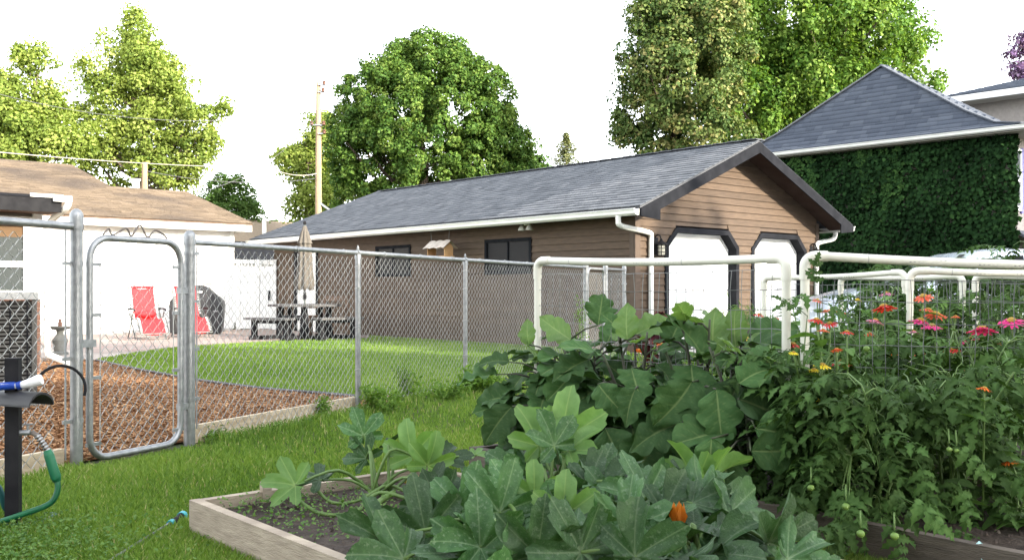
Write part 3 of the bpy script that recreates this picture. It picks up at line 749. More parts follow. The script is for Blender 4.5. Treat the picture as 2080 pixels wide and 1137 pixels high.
MB().box(-.24, .11, -.47, -.452, 2.063, 2.10).build('flashing', white_metal, nhs)
spout([(.17, -.47, 2.02), (.15, -.42, 1.95), (.10, -.15, 1.85), (.07, -.07, 1.76), (.05, -.07, 1.5), (.05, -.07, .8), (.05, -.07, .30), (.10, -.12, .22), (.34, -.34, .10)], nhs, r=.04)
# ------------------------------------------------------------------ ivy-clad house on the right
EC = Vector((12.3, 23.4, 0)); IRZ = math.atan2(.697, .717)
IU = Vector((math.cos(IRZ), math.sin(IRZ), 0)); IW = Vector((-IU.y, IU.x, 0))
def iw(u, w_, z=0): return EC+IU*u+IW*w_+Vector((0, 0, z))
ih = thing('ivy_house', 'large house with slate-blue hip roof and wall covered in ivy', 'house', EC, IRZ)
stucco = mat('pale_stucco', (.40,.36,.33), (.34,.31,.285), rough=.9, scale=12, bump=.3, bscale=80)
ZG = 4.98; WL = 8.6
MB().box(.5, 3.9, .5, WL+6, 0, 4.86).build('wall', stucco, ih)
apx = (1.75, 4.30, 7.38)
def ringp(f, z): # rectangle between the eave outline and the apex
    cs = [(-.02, -.02), (-.02, WL), (4.2, WL), (4.2, -.02)]
    return [(c[0]+(apx[0]-c[0])*f, c[1]+(apx[1]-c[1])*f, z) for c in cs]
r0 = ringp(0, ZG+.02); r1 = ringp(.16, ZG+.15); r2 = ringp(.36, ZG+.60)
mb = MB(); mb.add(r0+r1+r2+[apx], [(i, (i+1) % 4, 4+(i+1) % 4, 4+i) for i in range(4)]+[(4+i, 4+(i+1) % 4, 8+(i+1) % 4, 8+i) for i in range(4)]+[(8+i, 8+(i+1) % 4, 12) for i in range(4)]+[(3,2,1,0)])
irf = mb.build('roof', mat('slate_deck', (.07,.08,.10), rough=.9), ih)
IM = Matrix.Translation(EC) @ Matrix.Rotation(IRZ, 4, 'Z')
Vs = []; Fs_ = []; Ts = []; nn = 0
for rr in ((r0, r1), (r1, r2), (r2, None)):
    for f in (0, 3):
        a_ = Vector(rr[0][f]); b_ = Vector(rr[0][(f+1) % 4])
        pl = [a_, b_]+([Vector(rr[1][(f+1) % 4]), Vector(rr[1][f])] if rr[1] else [Vector(apx)])
        e = (b_-a_).normalized(); nr = (b_-a_).cross(pl[2]-a_).normalized(); upl = nr.cross(e)
        if upl.z < 0: upl = -upl
        plw = [IM @ (p+Vector((0, 0, .008))) for p in pl]; upw = IM.to_3x3() @ upl
        tb, s_, u_, n_, l_, t_ = shingle_tabs(plw, upw, .16, .34, seed=f+9)
        if not tb: continue
        V, Fc, T = tab_mesh_arrays(tb, s_, u_, n_, l_, t_); Vs.append(V); Fs_.append(Fc+nn); Ts.append(T); nn += len(V)
npobj('shingles', np.concatenate(Vs), np.concatenate(Fs_), shing_blue, irf, tone=np.concatenate(Ts), kind='stuff')
mb = MB()
for (a_, b_) in ((r0[0], r1[0]), (r1[0], r2[0]), (r2[0], apx), (r0[1], r1[1]), (r1[1], r2[1]), (r2[1], apx)): mb.bar(Vector(a_)+Vector((0,0,.03)), Vector(b_)+Vector((0,0,.03)), .24, .03)
mb.build('hip_cap', mat('hip_cap', (.10,.11,.13), (.07,.08,.10), rough=.9, scale=15), irf)
gutter(-.03, 1, -.15, WL+.2, ZG, ih)
mb = MB().box(-.02, 4.3, -.15, -.03, ZG-.11, ZG); mb.build('gutter', white_metal, ih)
MB().box(-.01, 4.2, -.02, WL, ZG-.13, ZG-.11).build('soffit', mat('ivy_soffit', (.35,.33,.30), rough=.8), ih)
# upper storey behind
MB().box(4.7, 9, -2.0, 3.5, 4.9, 6.5).build('upper_wall', stucco, ih)
mb = MB().box(4.0, 4.06, -2.5, 3.9, 6.50, 6.68); mb.build('fascia_board', white, ih)
MB().box(4.06, 9, -2.5, 3.9, 6.49, 6.51).build('soffit', mat('upper_soffit', (.5,.48,.45), rough=.8), ih)
mb = MB(); e_ = [(4.0, -2.5, 6.68), (4.0, 3.95, 6.68), (6.6, .9, 7.5), (6.6, -.2, 7.5), (9.4, 3.95, 6.68), (9.4, -2.5, 6.68)]
mb.add(e_, [(0, 3, 2, 1), (1, 2, 4), (0, 5, 3), (3, 5, 4, 2)]); ur = mb.build('roof', mat('slate_deck_upper', (.07,.08,.10), rough=.9), ih)
pl = [Vector(e_[i])+Vector((0, 0, .01)) for i in (0, 1, 2, 3)]; e = Vector((0, 1, 0)); nr = (pl[1]-pl[0]).cross(pl[2]-pl[0]).normalized(); upl = nr.cross(e)
upl = upl if upl.z > 0 else -upl
tb, s_, u_, n_, l_, t_ = shingle_tabs([IM @ p for p in pl], IM.to_3x3() @ upl, .17, .34, seed=4)
V, Fc, T = tab_mesh_arrays(tb, s_, u_, n_, l_, t_); npobj('shingles', V, Fc, shing_blue, ur, tone=T, kind='stuff')
purple = mat('purple_trim', (.10,.085,.36), rough=.5)
wn = MB().box(4.68, 4.70, .80, .98, 5.3, 6.35).build('window', white, ih)
MB().box(4.67, 4.69, .62, .80, 5.3, 6.35).build('window_trim', purple, wn)
# window on the sunny return wall, its purple trim
mb = MB()
for b_ in ((.60, .70, 3.0, 4.56), (1.15, 1.25, 3.0, 4.56), (.70, 1.15, 4.46, 4.56), (.70, 1.15, 3.0, 3.12), (.70, 1.15, 3.72, 3.80)): mb.box(b_[0], b_[1], .44, .497, b_[2], b_[3])
wn = mb.build('window', white, ih)
MB().box(.70, 1.15, .47, .495, 3.12, 4.46).build('pane', mat('grey_glass', (.12,.13,.14), rough=.1, spec=.7), wn)
for a_ in (1.26,): MB().box(a_, a_+.14, .455, .497, 2.95, 4.6).build('window_trim', purple, wn)
mb = MB().prism([(.9, -.6, 1.75), (4.5, -.6, 1.75), (4.5, .49, 2.45), (.9, .49, 2.45)], (0, 0, .07)); mb.build('porch_roof', mat('porch_shingle', (.12,.13,.16), (.09,.10,.12), rough=.9, scale=12, stretch=(1,1,12)), ih)
MB().box(.9, 4.5, -.63, -.602, 1.68, 1.82).build('porch_fascia', white, ih)
# ivy leaves over the wall
ivm = leafmat('ivy_leaf', [(.006,.018,.006),(.013,.036,.011),(.024,.060,.017),(.055,.115,.030)], trans=.1, rough=.8, spec=.06)
n = 42000
w_ = NR.uniform(.25, 12.5, n); z = NR.uniform(.3, 4.86, n); out_ = np.abs(NR.normal(0, .10, n))+.05+.20*np.abs(np.sin(w_*2.1)*np.sin(z*1.7+w_))*(z < 4.6)
P = np.array(EC)+np.outer(.5-out_, np.array(IU))+np.outer(w_, np.array(IW)); P[:, 2] = z
Nn = -np.array(IU)*.9+np.array([0, 0, .35])+NR.normal(size=(n, 3))*.38
cl = np.sin(w_*1.9+np.sin(z*1.3))*np.sin(z*2.3+w_*.6)*.16
V, Fc = leaf_cards(P, Nn, NR.uniform(.07, .14, n), aspect=.95, fold=.08, droop=(0, 0, -1.2))
tn = np.clip(.30+cl+NR.normal(0, .15, n), 0, 1)
n2 = 900
z2 = NR.uniform(.3, 4.8, n2); u2 = NR.uniform(0, .06, n2); P2 = np.array(EC)+np.outer(.5+u2, np.array(IU))+np.outer(.46-np.abs(NR.normal(0, .07, n2)), np.array(IW)); P2[:, 2] = z2
V2, F2 = leaf_cards(P2, -np.array(IW)*.9+NR.normal(size=(n2, 3))*.4, NR.uniform(.10, .18, n2), aspect=.95, fold=.08, droop=(0, 0, -1.2))
Sx = []; 
for k in range(15):
    ww = R.uniform(3.0, 9); zt = 4.8; ln_ = R.uniform(.8, 2.4); m_ = int(ln_*70)
    zz = zt-NR.uniform(0, 1, m_)*ln_; p = np.array(EC)+np.outer(np.full(m_, .22), np.array(IU))+np.outer(ww+NR.normal(0, .07, m_)+.06*np.sin(zz*3), np.array(IW)); p[:, 2] = zz; Sx.append(p)
P3 = np.concatenate(Sx); V3, F3 = leaf_cards(P3, -np.array(IU)+np.array([0, 0, .5])+NR.normal(size=(len(P3), 3))*.4, NR.uniform(.09, .15, len(P3)), aspect=.95, droop=(0, 0, -1.2))
a1, a2 = len(V), len(V)+len(V2)
iv = thing('ivy', 'dense dark green ivy covering the side wall of the big house', 'ivy', iw(.4, 4, 0))
npobj('leaves', np.concatenate([V, V2, V3]), np.concatenate([Fc, F2+a1, F3+a2]), ivm, iv, tone=np.concatenate([np.repeat(tn, 4), np.repeat(np.clip(NR.normal(.45, .2, n2), 0, 1), 4), np.repeat(np.clip(NR.normal(.75, .18, len(P3)), 0, 1), 4)]), kind='stuff')
mb = MB()
for k in range(14):
    ww = R.uniform(.6, 9); mb.tube(catmull([iw(.48, ww+R.uniform(-.3, .3)*j, j*1.15) for j in range(5)], 3), .018, 5)
mb.build('stem', bark, iv, world=True)
# ------------------------------------------------------------------ chain-link fences and gates
def cap(mb, x, r, z): return mb.lathe([(r+.004, z-.05), (r+.004, z), (r+.001, z+.018), (r*.7, z+.035), (r*.25, z+.044)], 14, (x, 0, 0))
def band(parent, x, z, r, side=1, ln=.05):
    mb = MB().lathe([(r+.004, z-.011), (r+.004, z+.011)], 12, (x, 0, 0)); mb.box(min(x+side*r, x+side*(r+ln)), max(x+side*r, x+side*(r+ln)), -.006, .006, z-.010, z+.010)
    return mb.build('tension_band', galv, parent, smooth='auto')
def term_post(parent, x, r, z):
    o = MB().lathe([(r, -.06), (r, z)], 16, (x, 0, 0)).build('terminal_post', galv, parent, smooth='auto')
    cap(MB(), x, r, z).build('post_cap', galv, o, smooth='auto'); return o
rf_ = thing('chain_link_fence', 'long galvanised chain link fence running from the gate post to the garage', 'fence', FB, FRZ)
term_post(rf_, 0, .035, 1.345)
for z in (.30, .62, .93, 1.24): band(rf_, 0, z, .035)
MB().box(.062, .068, -.004, .004, .10, 1.29).build('tension_bar', galv, rf_)
for x in (1.949, 3.893, 5.80):
    p = MB().lathe([(.023, -.06), (.023, 1.285)], 14, (x, 0, 0)).build('line_post', galv, rf_, smooth='auto')
    mb = MB().lathe([(.027, 1.26), (.027, 1.29), (.020, 1.31)], 12, (x, 0, 0)); mb.lathe([(.008, 1.335), (.011, 1.35), (.002, 1.375)], 8, (x, 0, 0))
    mb.tube([(x-.016, 0, 1.312), (x+.016, 0, 1.312)], .025, 12); mb.build('loop_cap', galv, p, smooth='auto')
    for z in (.35, .70, 1.02, 1.2): MB().tube([(x+.026*math.cos(a), .026*math.sin(a), z+.006*math.sin(a*2)) for a in np.linspace(0, 2*PI, 9)], .003, 4).build('tie_wire', galv_wire, p)
MB().tube([(.04, 0, 1.312), (2, 0, 1.312), (4, 0, 1.309), (7.42, 0, 1.312)], .0185, 12).build('top_rail', galv, rf_, smooth='auto')
for x in np.arange(.5, 7.2, .62): MB().tube([(x+.003*math.sin(a), .022*math.cos(a), 1.312+.022*math.sin(a)) for a in np.linspace(0, 2*PI, 9)], .0028, 4).build('tie_wire', galv_wire, rf_)
term_post(rf_, 7.434, .035, 1.34); term_post(rf_, 8.245, .035, 1.34); term_post(rf_, 9.105, .030, 1.34)
MB().tube([(8.27, 0, 1.31), (9.08, 0, 1.31)], .0185, 10).build('top_rail', galv, rf_, smooth='auto')
for x in (7.434, 8.245, 9.105):
    for z in (.3, .7, 1.1): band(rf_, x, z, .035, -1)
for a_, b_ in ((.075, 1.94), (1.955, 3.885), (3.90, 5.79), (5.81, 7.40), (8.29, 9.07)): chain_link('mesh_panel', a_, b_, .05, 1.298, rf_, seed=int(a_*10), r=.0024 if a_ < 1 else .0019)
# rear gate
rg = thing('chain_link_gate', 'small far chain link gate beside the corner of the brown garage', 'gate', fw(7.50), FRZ)
def gate_frame(parent, x0, x1, z0, z1, r, rc):
    pts = []
    for (cx, cz, a0) in ((x1-rc, z1-rc, 0), (x0+rc, z1-rc, PI/2), (x0+rc, z0+rc, PI), (x1-rc, z0+rc, 1.5*PI)): pts += arc((cx, 0, cz), rc, a0, a0+PI/2, 6, (1, 0, 0), (0, 0, 1))
    pts.append(pts[0]); MB().tube(pts, r, 10, cap=False).build('frame', galv, parent, smooth='auto')
gate_frame(rg, .0, .68, .06, 1.30, .018, .10); chain_link('mesh_panel', .03, .66, .1, 1.27, rg, seed=77)
# gate in front
gt = thing('chain_link_gate', 'chain link gate with rounded tube frame and wavy wire on top', 'gate', fw(-.80), FRZ)
gate_frame(gt, .0, .72, .035, 1.305, .0205, .13)
chain_link('mesh_panel', .075, .655, .06, 1.29, gt, seed=78, sag=.007, r=.0026)
for x in (.075, .655): MB().tube([(x, 0, .03), (x+.002, 0, .6), (x, 0, 1.24)], .0035, 5).build('tension_bar', galv_wire, gt)
for z in (.12, .50, .86, 1.15):
    MB().box(-.024, .08, -.006, .006, z-.010, z+.010).build('frame_clip', galv, gt); MB().box(.65, .744, -.006, .006, z-.012, z+.008).build('frame_clip', galv, gt)
for z in (.70,): MB().box(-.10, .03, -.022, .022, z-.022, z+.022).build('fork_latch', galv, gt)
for z in (.26, 1.0): MB().box(.70, .80, -.018, .018, z-.02, z+.02).build('hinge', galv, gt)
rustw = mat('rusty_wire', (.12,.095,.08), (.20,.185,.165), rough=.6, metal=.3, scale=20)
MB().tube(catmull([(.10, 0, 1.325), (.15, .01, 1.36), (.17, 0, 1.325), (.27, 0, 1.37), (.31, 0, 1.325), (.36, 0, 1.385), (.40, .01, 1.39), (.44, 0, 1.325), (.50, 0, 1.37), (.57, 0, 1.35), (.60, 0, 1.326)], 4), .006, 6).build('wavy_wire', rustw, gt)
# left run
lf = thing('chain_link_fence', 'short chain link fence in front of the air conditioner with thick end post', 'fence', fw(-.89), FRZ)
term_post(lf, 0, .034, 1.415)
for z in (.27, .62, 1.15): band(lf, 0, z, .034, -1, .06)
MB().lathe([(.039, 1.345), (.039, 1.375)], 14, (0, 0, 0)).build('rail_band', galv, lf, smooth='auto')
MB().box(-.078, -.071, -.004, .004, .06, 1.35).build('tension_bar', galv, lf)
MB().tube([(-.03, 0, 1.36), (-1.9, 0, 1.36)], .022, 12).build('top_rail', galv, lf, smooth='auto')
chain_link('mesh_panel', -1.95, -.085, .05, 1.345, lf, seed=79, r=.0026)
# ------------------------------------------------------------------ timber edging along the fence, black lawn edging
for nm, a_, b_ in (('long pale board edging the mulch under the fence', .04, 2.05), ('short pale board edging the mulch below the left fence', -3.2, -.93)):
    e = thing('edging_board', nm, 'edging board', fw(a_, .07), FRZ)
    MB().box(0, b_-a_, -.02, .02, -.03, .115).build('board', timber_pale, e)
le = thing('lawn_edging', 'black plastic edging curving between the mulch and the yard lawn', 'edging', edge[4])
MB().tube(catmull([p+Vector((0, 0, .025)) for p in edge], 5), .022, 6).build('strip', mat('grey_edging', (.055,.055,.058), (.10,.10,.105), rough=.6, scale=3), le, world=True)
# ------------------------------------------------------------------ air conditioner, bird bath
pa = at(75, 826, 8.3); pa.z = 0
ac = thing('air_conditioner', 'dark louvred air conditioner unit standing on a pad by the house', 'air conditioner', pa, math.radians(30))
acm = mat('ac_louvre', (.075,.072,.062), (.10,.095,.085), rough=.5, scale=8)
MB().box(-1.0, .06, -.06, .95, .0, .05).build('pad', stone, ac)
MB().box(-.86, -.03, .03, .80, .06, .90).build('coil', black, ac)
for (x, y) in ((-.02, .0), (-.9, .0), (-.02, .8), (-.9, .8)): MB().box(x-.02, x+.02, y-.02, y+.02, .05, .93).build('corner_post', acm, ac)
for i in range(25):
    z = .09+i*.0335
    MB().add([(-.88,.0,z),(-.04,.0,z),(-.04,.02,z+.02),(-.88,.02,z+.02),(-.88,.004,z-.004),(-.04,.004,z-.004),(-.04,.024,z+.016),(-.88,.024,z+.016)], [(0,1,2,3),(4,7,6,5),(0,4,5,1),(2,6,7,3),(1,5,6,2),(3,7,4,0)]).build('louver', acm, ac)
for i in range(7): MB().box(-.86+i*.13, -.848+i*.13, -.006, .004, .06, .92).build('guard_bar', black, ac)
MB().box(-.93, .01, -.03, .83, .925, .985).build('top_cover', mat('ac_top', (.40,.40,.38), rough=.4), ac)
pb = gnd(122, 722)
bb_ = thing('bird_bath', 'small grey stone bird bath standing by the downspout', 'bird bath', pb)
MB().lathe([(.12, 0), (.12, .05), (.085, .07), (.10, .18), (.115, .24), (.07, .30), (.05, .34), (.06, .40)], 16).build('pedestal', stone, bb_, smooth='auto')
MB().lathe([(.05, .39), (.13, .41), (.20, .44), (.205, .455), (.12, .445), (.0, .44)], 18).build('bowl', stone, bb_, smooth='auto')
MB().lathe([(.03, .44), (.035, .50), (.02, .53), (.028, .55), (.0, .575)], 8).build('finial', brickm, bb_, smooth='auto')
# ------------------------------------------------------------------ red loungers, grill, table, parasol
def lounger(label, loc, rz, group):
    t = thing('folding_lounger', label, 'lounger', loc, rz, group)
    def sling(nm, prof, wx):
        n = len(prof); vs = []; nx = 6
        for (y, z) in prof:
            for i in range(nx+1):
                s = (i/nx-.5)*2; vs.append((s*wx, y, z-.03*(1-s*s)))
        mb = MB().add(vs, [(j*(nx+1)+i, j*(nx+1)+i+1, (j+1)*(nx+1)+i+1, (j+1)*(nx+1)+i) for j in range(n-1) for i in range(nx)])
        vs2 = [(x, y+.004, z-.008) for (x, y, z) in vs]
        mb.add(vs2, [(j*(nx+1)+i, (j+1)*(nx+1)+i, (j+1)*(nx+1)+i+1, j*(nx+1)+i+1) for j in range(n-1) for i in range(nx)])
        return mb.build(nm, redfab, t, smooth=True)
    back = [(.46, 1.06), (.40, .93), (.32, .76), (.24, .60), (.17, .48), (.12, .44)]
    seat = [(.12, .44), (.0, .415), (-.14, .42), (-.27, .44)]; leg = [(-.27, .44), (-.36, .37), (-.48, .25), (-.58, .15)]
    b = sling('backrest', back, .22); sling('seat', seat, .225); sling('leg_rest', leg, .225)
    MB().tube([(-.22, .46, 1.07), (.22, .46, 1.07)], .03, 8).build('head_pillow', redfab, b, smooth='auto')
    MB().lathe([(.03, -.16), (.07, -.12), (.075, .12), (.03, .16)], 10, (0, 0, 0)).build
    mb = MB(); k = [(x*1, .10, .52) for x in (-.17, -.09, 0, .09, .17)]; mb.tube(k, [.04, .065, .07, .065, .04], 10); mb.build('lumbar_cushion', redfab, t, smooth=True)
    cordm = MATS.get('white_cord') or mat('white_cord', (.75,.74,.70), rough=.7)
    for sx in (-1, 1):
        x = sx*.275
        MB().tube([(x, y, z+.01) for (y, z) in back], .011, 7).build('back_rail', greytube, t, smooth='auto')
        MB().tube([(x, y, z+.01) for (y, z) in seat+leg[1:]], .011, 7).build('seat_rail', greytube, t, smooth='auto')
        mb = MB()
        for prof in (back[1:5], leg):
            for i in range(len(prof)-1):
                for q in range(4):
                    f = q/4; y = prof[i][0]*(1-f)+prof[i+1][0]*f; z = prof[i][1]*(1-f)+prof[i+1][1]*f
                    mb.tube([(sx*.218, y, z), (x, y+.012, z+.016)], .006, 4)
        mb.build('lacing', cordm, t)
        xx = sx*.30
        MB().tube(catmull([(xx, .30, .60), (xx, .05, .36), (xx, -.22, .08), (xx, -.30, .02), (xx, -.42, .018), (xx, -.50, .06)], 4), .012, 7).build('front_leg', greytube, t, smooth='auto')
        MB().tube(catmull([(xx, -.10, .58), (xx, .10, .34), (xx, .33, .07), (xx, .42, .02), (xx, .30, .016), (xx, -.20, .016)], 4), .012, 7).build('rear_leg', greytube, t, smooth='auto')
        MB().tube(catmull([(xx, .34, .62), (xx, .15, .63), (xx, -.15, .62), (xx, -.20, .59)], 3), .02, 6).build('armrest', black, t, smooth='auto')
    for (y, z) in ((-.40, .018), (.40, .02), (.47, 1.07), (-.59, .145)): MB().tube([(-.28, y, z), (.28, y, z)], .011, 7).build('crossbar', greytube, t, smooth='auto')
    return t
lounger('red sling lounger standing clear in front of the white wall', gnd(300, 690), math.radians(34), 'red folding loungers')
lounger('red sling lounger half hidden behind the gate post before the covered grill', gnd(388, 686.5), math.radians(34), 'red folding loungers')
pg = gnd(401, 679)
gr = thing('covered_grill', 'barbecue grill under a black cover against the white wall', 'grill', (pg.x, pg.y, .02), math.radians(12))
ol = [(-.55, .03), (-.58, .30), (-.585, .60), (-.56, .74), (-.46, .86), (-.36, .98), (-.24, 1.07), (-.05, 1.10), (.14, 1.10), (.26, 1.05), (.38, .93), (.50, .82), (.575, .74), (.59, .62), (.58, .30), (.55, .03)]
vs = []; rows = [(-.33, .93), (-.31, .985), (-.26, 1.0), (-.1, 1.01), (.1, 1.01), (.26, 1.0), (.33, .94)]
q = random.Random(3)
for y, k in rows:
    for (x, z) in ol: vs.append((x*k+.012*math.sin(z*9+y*8), y+.014*math.sin(x*8+z*6), .03+(z-.03)*(.97+.03*k)))
m_ = len(ol); fs = [(j*m_+i, j*m_+i+1, (j+1)*m_+i+1, (j+1)*m_+i) for j in range(len(rows)-1) for i in range(m_-1)]
fs += [tuple(range(m_)), tuple(range((len(rows)-1)*m_, len(rows)*m_))[::-1]]
MB().add(vs, fs).build('cover', blackcover, gr, smooth='auto')
for x in (-.42, .42): MB().box(x-.05, x+.05, -.35, -.335, .50, .53).build('strap', mat('grey_strap', (.25,.25,.25), rough=.7), gr)
MB().box(.02, .14, -.345, -.325, .93, .97).build('cover_badge', white_metal, gr)
for (x, y) in ((-.45, -.2), (.45, -.2), (-.45, .2), (.45, .2)): MB().lathe([(.03, -.02), (.03, .05)], 8, (x, y, 0)).build('caster', black, gr)
bx = thing('wooden_box', 'small tan wooden box lying on top of the covered grill', 'box', (pg.x+.20, pg.y+.04, 1.125), .2)
MB().box(-.10, .10, -.07, .07, 0, .055).build('box_body', mat('tan_box', (.55,.40,.25), rough=.8), bx)
pt_ = gnd(619, 688.5); 
tb_ = thing('picnic_table', 'dark grey octagonal picnic table with three attached benches on the patio', 'table', (pt_.x, pt_.y, .02), 0)
k = 7
for i in range(k):
    y0 = -.70+i*.2; y1 = y0+.193; 
    def hw_(y): 
        y = abs(y); return .70 if y < .29 else .70-(y-.29)
    a_, b_ = hw_(y0), hw_(y1)
    MB().prism([(-a_, y0, .655), (a_, y0, .655), (b_, y1, .655), (-b_, y1, .655)], (0, 0, .045)).build('table_plank', greyplastic, tb_)
for ang in (240, -38, 100):
    a = math.radians(ang); c_, s_ = math.cos(a), math.sin(a)
    def lp(r, t, z): return (r*c_-t*s_, r*s_+t*c_, z)
    for r0_ in (.86, 1.02):
        MB().prism([lp(r0_, -.54, .40), lp(r0_+.15, -.56, .40), lp(r0_+.15, .56, .40), lp(r0_, .54, .40)], (0, 0, .045)).build('bench_plank', greyplastic, tb_)
    for t in (-.42, .42):
        MB().bar(lp(1.0, t, .0), lp(1.0, t, .40), .09, .09, (c_, s_, 0)).build('bench_leg', black, tb_)
        MB().bar(lp(1.12, t, .04), lp(.25, t*.6, .04), .09, .08).build('sled_foot', black, tb_)
        MB().bar(lp(.42, t*.75, .04), lp(.36, t*.75, .655), .09, .09, (c_, s_, 0)).build('table_leg', black, tb_)
    MB().bar(lp(1.0, -.46, .36), lp(1.0, .46, .36), .05, .06).build('bench_rail', black, tb_)
um = thing('patio_umbrella', 'closed tan patio umbrella standing through the picnic table', 'umbrella', (pt_.x, pt_.y, .02), 0)
MB().lathe([(.019, .05), (.019, 2.36)], 10).build('pole', mat('umbrella_pole', (.10,.12,.11), rough=.4), um, smooth='auto')
MB().lathe([(.20, .0), (.20, .04), (.05, .08), (.03, .25)], 14).build('base', black, um, smooth='auto')
prof = [(2.31, .035), (2.24, .055), (2.1, .075), (1.98, .10), (1.9, .112), (1.6, .125), (1.3, .15), (1.12, .175), (1.02, .165), (1.0, .13)]
vs = []; n_ = 48
for j, (z, r) in enumerate(prof):
    for i in range(n_):
        a = 2*PI*i/n_; d_ = .20*min(1, j/3)
        rr = r*(1+d_*math.sin(8*a+.5*math.sin(z*3))+.05*math.sin(3*a+z*4)); vs.append((rr*math.cos(a), rr*math.sin(a), z-.02*math.sin(8*a)*(j > 6)))
MB().add(vs, [(j*n_+i, j*n_+(i+1) % n_, (j+1)*n_+(i+1) % n_, (j+1)*n_+i) for j in range(len(prof)-1) for i in range(n_)]).build('canopy', tanfab, um, smooth=True)
vs = [((r*(1+.2*math.sin(8*a)))*math.cos(a), (r*(1+.2*math.sin(8*a)))*math.sin(a), z) for (z, r) in ((2.2, .066), (2.02, .11), (1.95, .135)) for a in np.linspace(0, 2*PI, 48, endpoint=False)]
MB().add(vs, [(j*n_+i, j*n_+(i+1) % n_, (j+1)*n_+(i+1) % n_, (j+1)*n_+i) for j in range(2) for i in range(n_)]).build('vent_flap', tanfab, um, smooth=True)
MB().lathe([(.02, 2.33), (.035, 2.36), (.03, 2.40), (.0, 2.42)], 8).build('finial', black, um, smooth='auto')
MB().lathe([(.035, .80), (.035, .95)], 8).build('crank_housing', black, um, smooth='auto')
pw = at(684, 690, 21.0); pw.z = 0.02
wb = thing('wooden_bench', 'worn brown wooden bench against the garage wall behind the picnic table', 'bench', pw, math.radians(-40))
bwd = mat('worn_wood', (.20,.135,.095), (.13,.09,.065), rough=.85, scale=7, stretch=(1,1,6))
for (x, y, h_) in ((-.36, 0, .84), (.36, 0, .84), (-.36, -.42, .42), (.36, -.42, .42)): MB().box(x-.035, x+.035, y-.035, y+.035, 0, h_).build('leg', bwd, wb)
MB().box(-.40, .40, -.045, -.0, .76, .86).build('back_rail', bwd, wb)
for i in range(4): MB().box(-.40, .40, -.46+i*.115, -.46+i*.115+.10, .42, .45).build('seat_slat', bwd, wb)
for sx in (-.38, .38): MB().box(sx-.03, sx+.03, -.46, .0, .60, .63).build('armrest', bwd, wb)
# ------------------------------------------------------------------ hose post, hose, nozzle, wand
ph = gnd(27, 1070)
hp = thing('hose_post', 'black square post with a curved hose hanger at the left edge', 'post', (ph.x, ph.y, 0), math.radians(12))
MB().box(-.027, .027, -.027, .027, -.02, .715).build('post', black, hp)
hg = []
for i in range(15):
    a = PI*(.06+.88*i/14); hg.append((.0, -.075*math.cos(a), .075*math.sin(a)))
vs = []; ca, sa_ = math.cos(-.62), math.sin(-.62)
for k_, dz_ in ((1.0, .515), (.94, .509)):
    for x in (-.07, .17):
        for (q0, y, z) in hg: y *= .85; vs.append((x*ca-y*k_*sa_, x*sa_+y*k_*ca-.01, dz_+z*k_*.85))
n_ = 15; fs = []
for i in range(n_-1): fs += [(i, i+1, n_+i+1, n_+i), (2*n_+i, 3*n_+i, 3*n_+i+1, 2*n_+i+1), (i, 2*n_+i, 2*n_+i+1, i+1), (n_+i, n_+i+1, 3*n_+i+1, 3*n_+i)]
MB().add(vs, fs).build('hose_hanger', mat('black_plastic', (.02,.02,.021), (.03,.03,.031), rough=.45, scale=5), hp, smooth='auto')
MB().tube(arc((.17, .06, .57), .105, -.3, PI*.9, 14, (.9, .4, 0), (0, 0, 1)), .007, 6).build('guard_hoop', black, hp)
mb = MB().tube([(.027, -.01, .40), (.07, -.012, .40)], .012, 8); mb.tube([(.06, -.012, .40), (.06, -.012, .435)], .006, 6); mb.box(.04, .08, -.018, -.006, .432, .438); mb.build('spigot', galv, hp, smooth='auto')
Mh = rootmat(hp)
def hpw(x, y, z): return Mh @ Vector((x, y, z))
nz = thing('spray_nozzle', 'blue and white hose spray nozzle lying on the hose hanger', 'nozzle', hpw(.0, -.02, .60), math.radians(8))
blue = mat('blue_plastic', (.012,.05,.30), rough=.35); wpl = mat('white_plastic', (.72,.74,.74), rough=.35); 
MB().tube(catmull([(-.075, -.02, -.008), (-.03, -.02, .0), (.02, -.02, .002)], 4), .0165, 10).build('handle', blue, nz, smooth='auto')
MB().box(-.07, .0, -.034, -.026, -.004, .010).build('trigger', wpl, nz)
MB().tube([(.02, -.02, .0), (.045, -.02, .004), (.05, -.02, .004), (.085, -.02, .014), (.115, -.02, .024), (.125, -.02, .027)], [.012, .014, .017, .020, .024, .022], 14).build('spray_head', wpl, nz, smooth='auto')
MB().tube([(.028, -.02, .0), (.044, -.02, .004)], .0175, 12).build('collar', blue, nz, smooth='auto')
green = mat('green_hose', (.006,.085,.034), (.009,.11,.045), rough=.4, scale=20); tealh = mat('teal_hose', (.012,.07,.075), (.02,.10,.10), rough=.4, scale=10)
hs_ = thing('garden_hose', 'green garden hose hanging from the tap on the black post', 'hose', (ph.x+.12, ph.y-.05, 0))
hc = [hpw(.075, -.012, .40), hpw(.10, -.02, .385), hpw(.125, -.02, .35), hpw(.14, -.02, .32)]
MB().tube(catmull(hc, 4), .0105, 10).build('metal_coupling', rustw, hs_, smooth=True, world=True)
for i in range(6):
    p = hc[1].lerp(hc[3], i/5.5); MB().tube([p, p+Vector((.004, 0, -.005))], .0145, 10).build('spring_ring', galv, hs_, world=True)
MB().tube([hpw(.138, -.02, .325), hpw(.146, -.02, .30), hpw(.16, -.02, .25), hpw(.172, -.02, .21), hpw(.177, -.02, .19)], [.016, .021, .021, .022, .016], 12).build('grip', mat('green_grip', (.012,.13,.06), rough=.5), hs_, smooth=True, world=True)
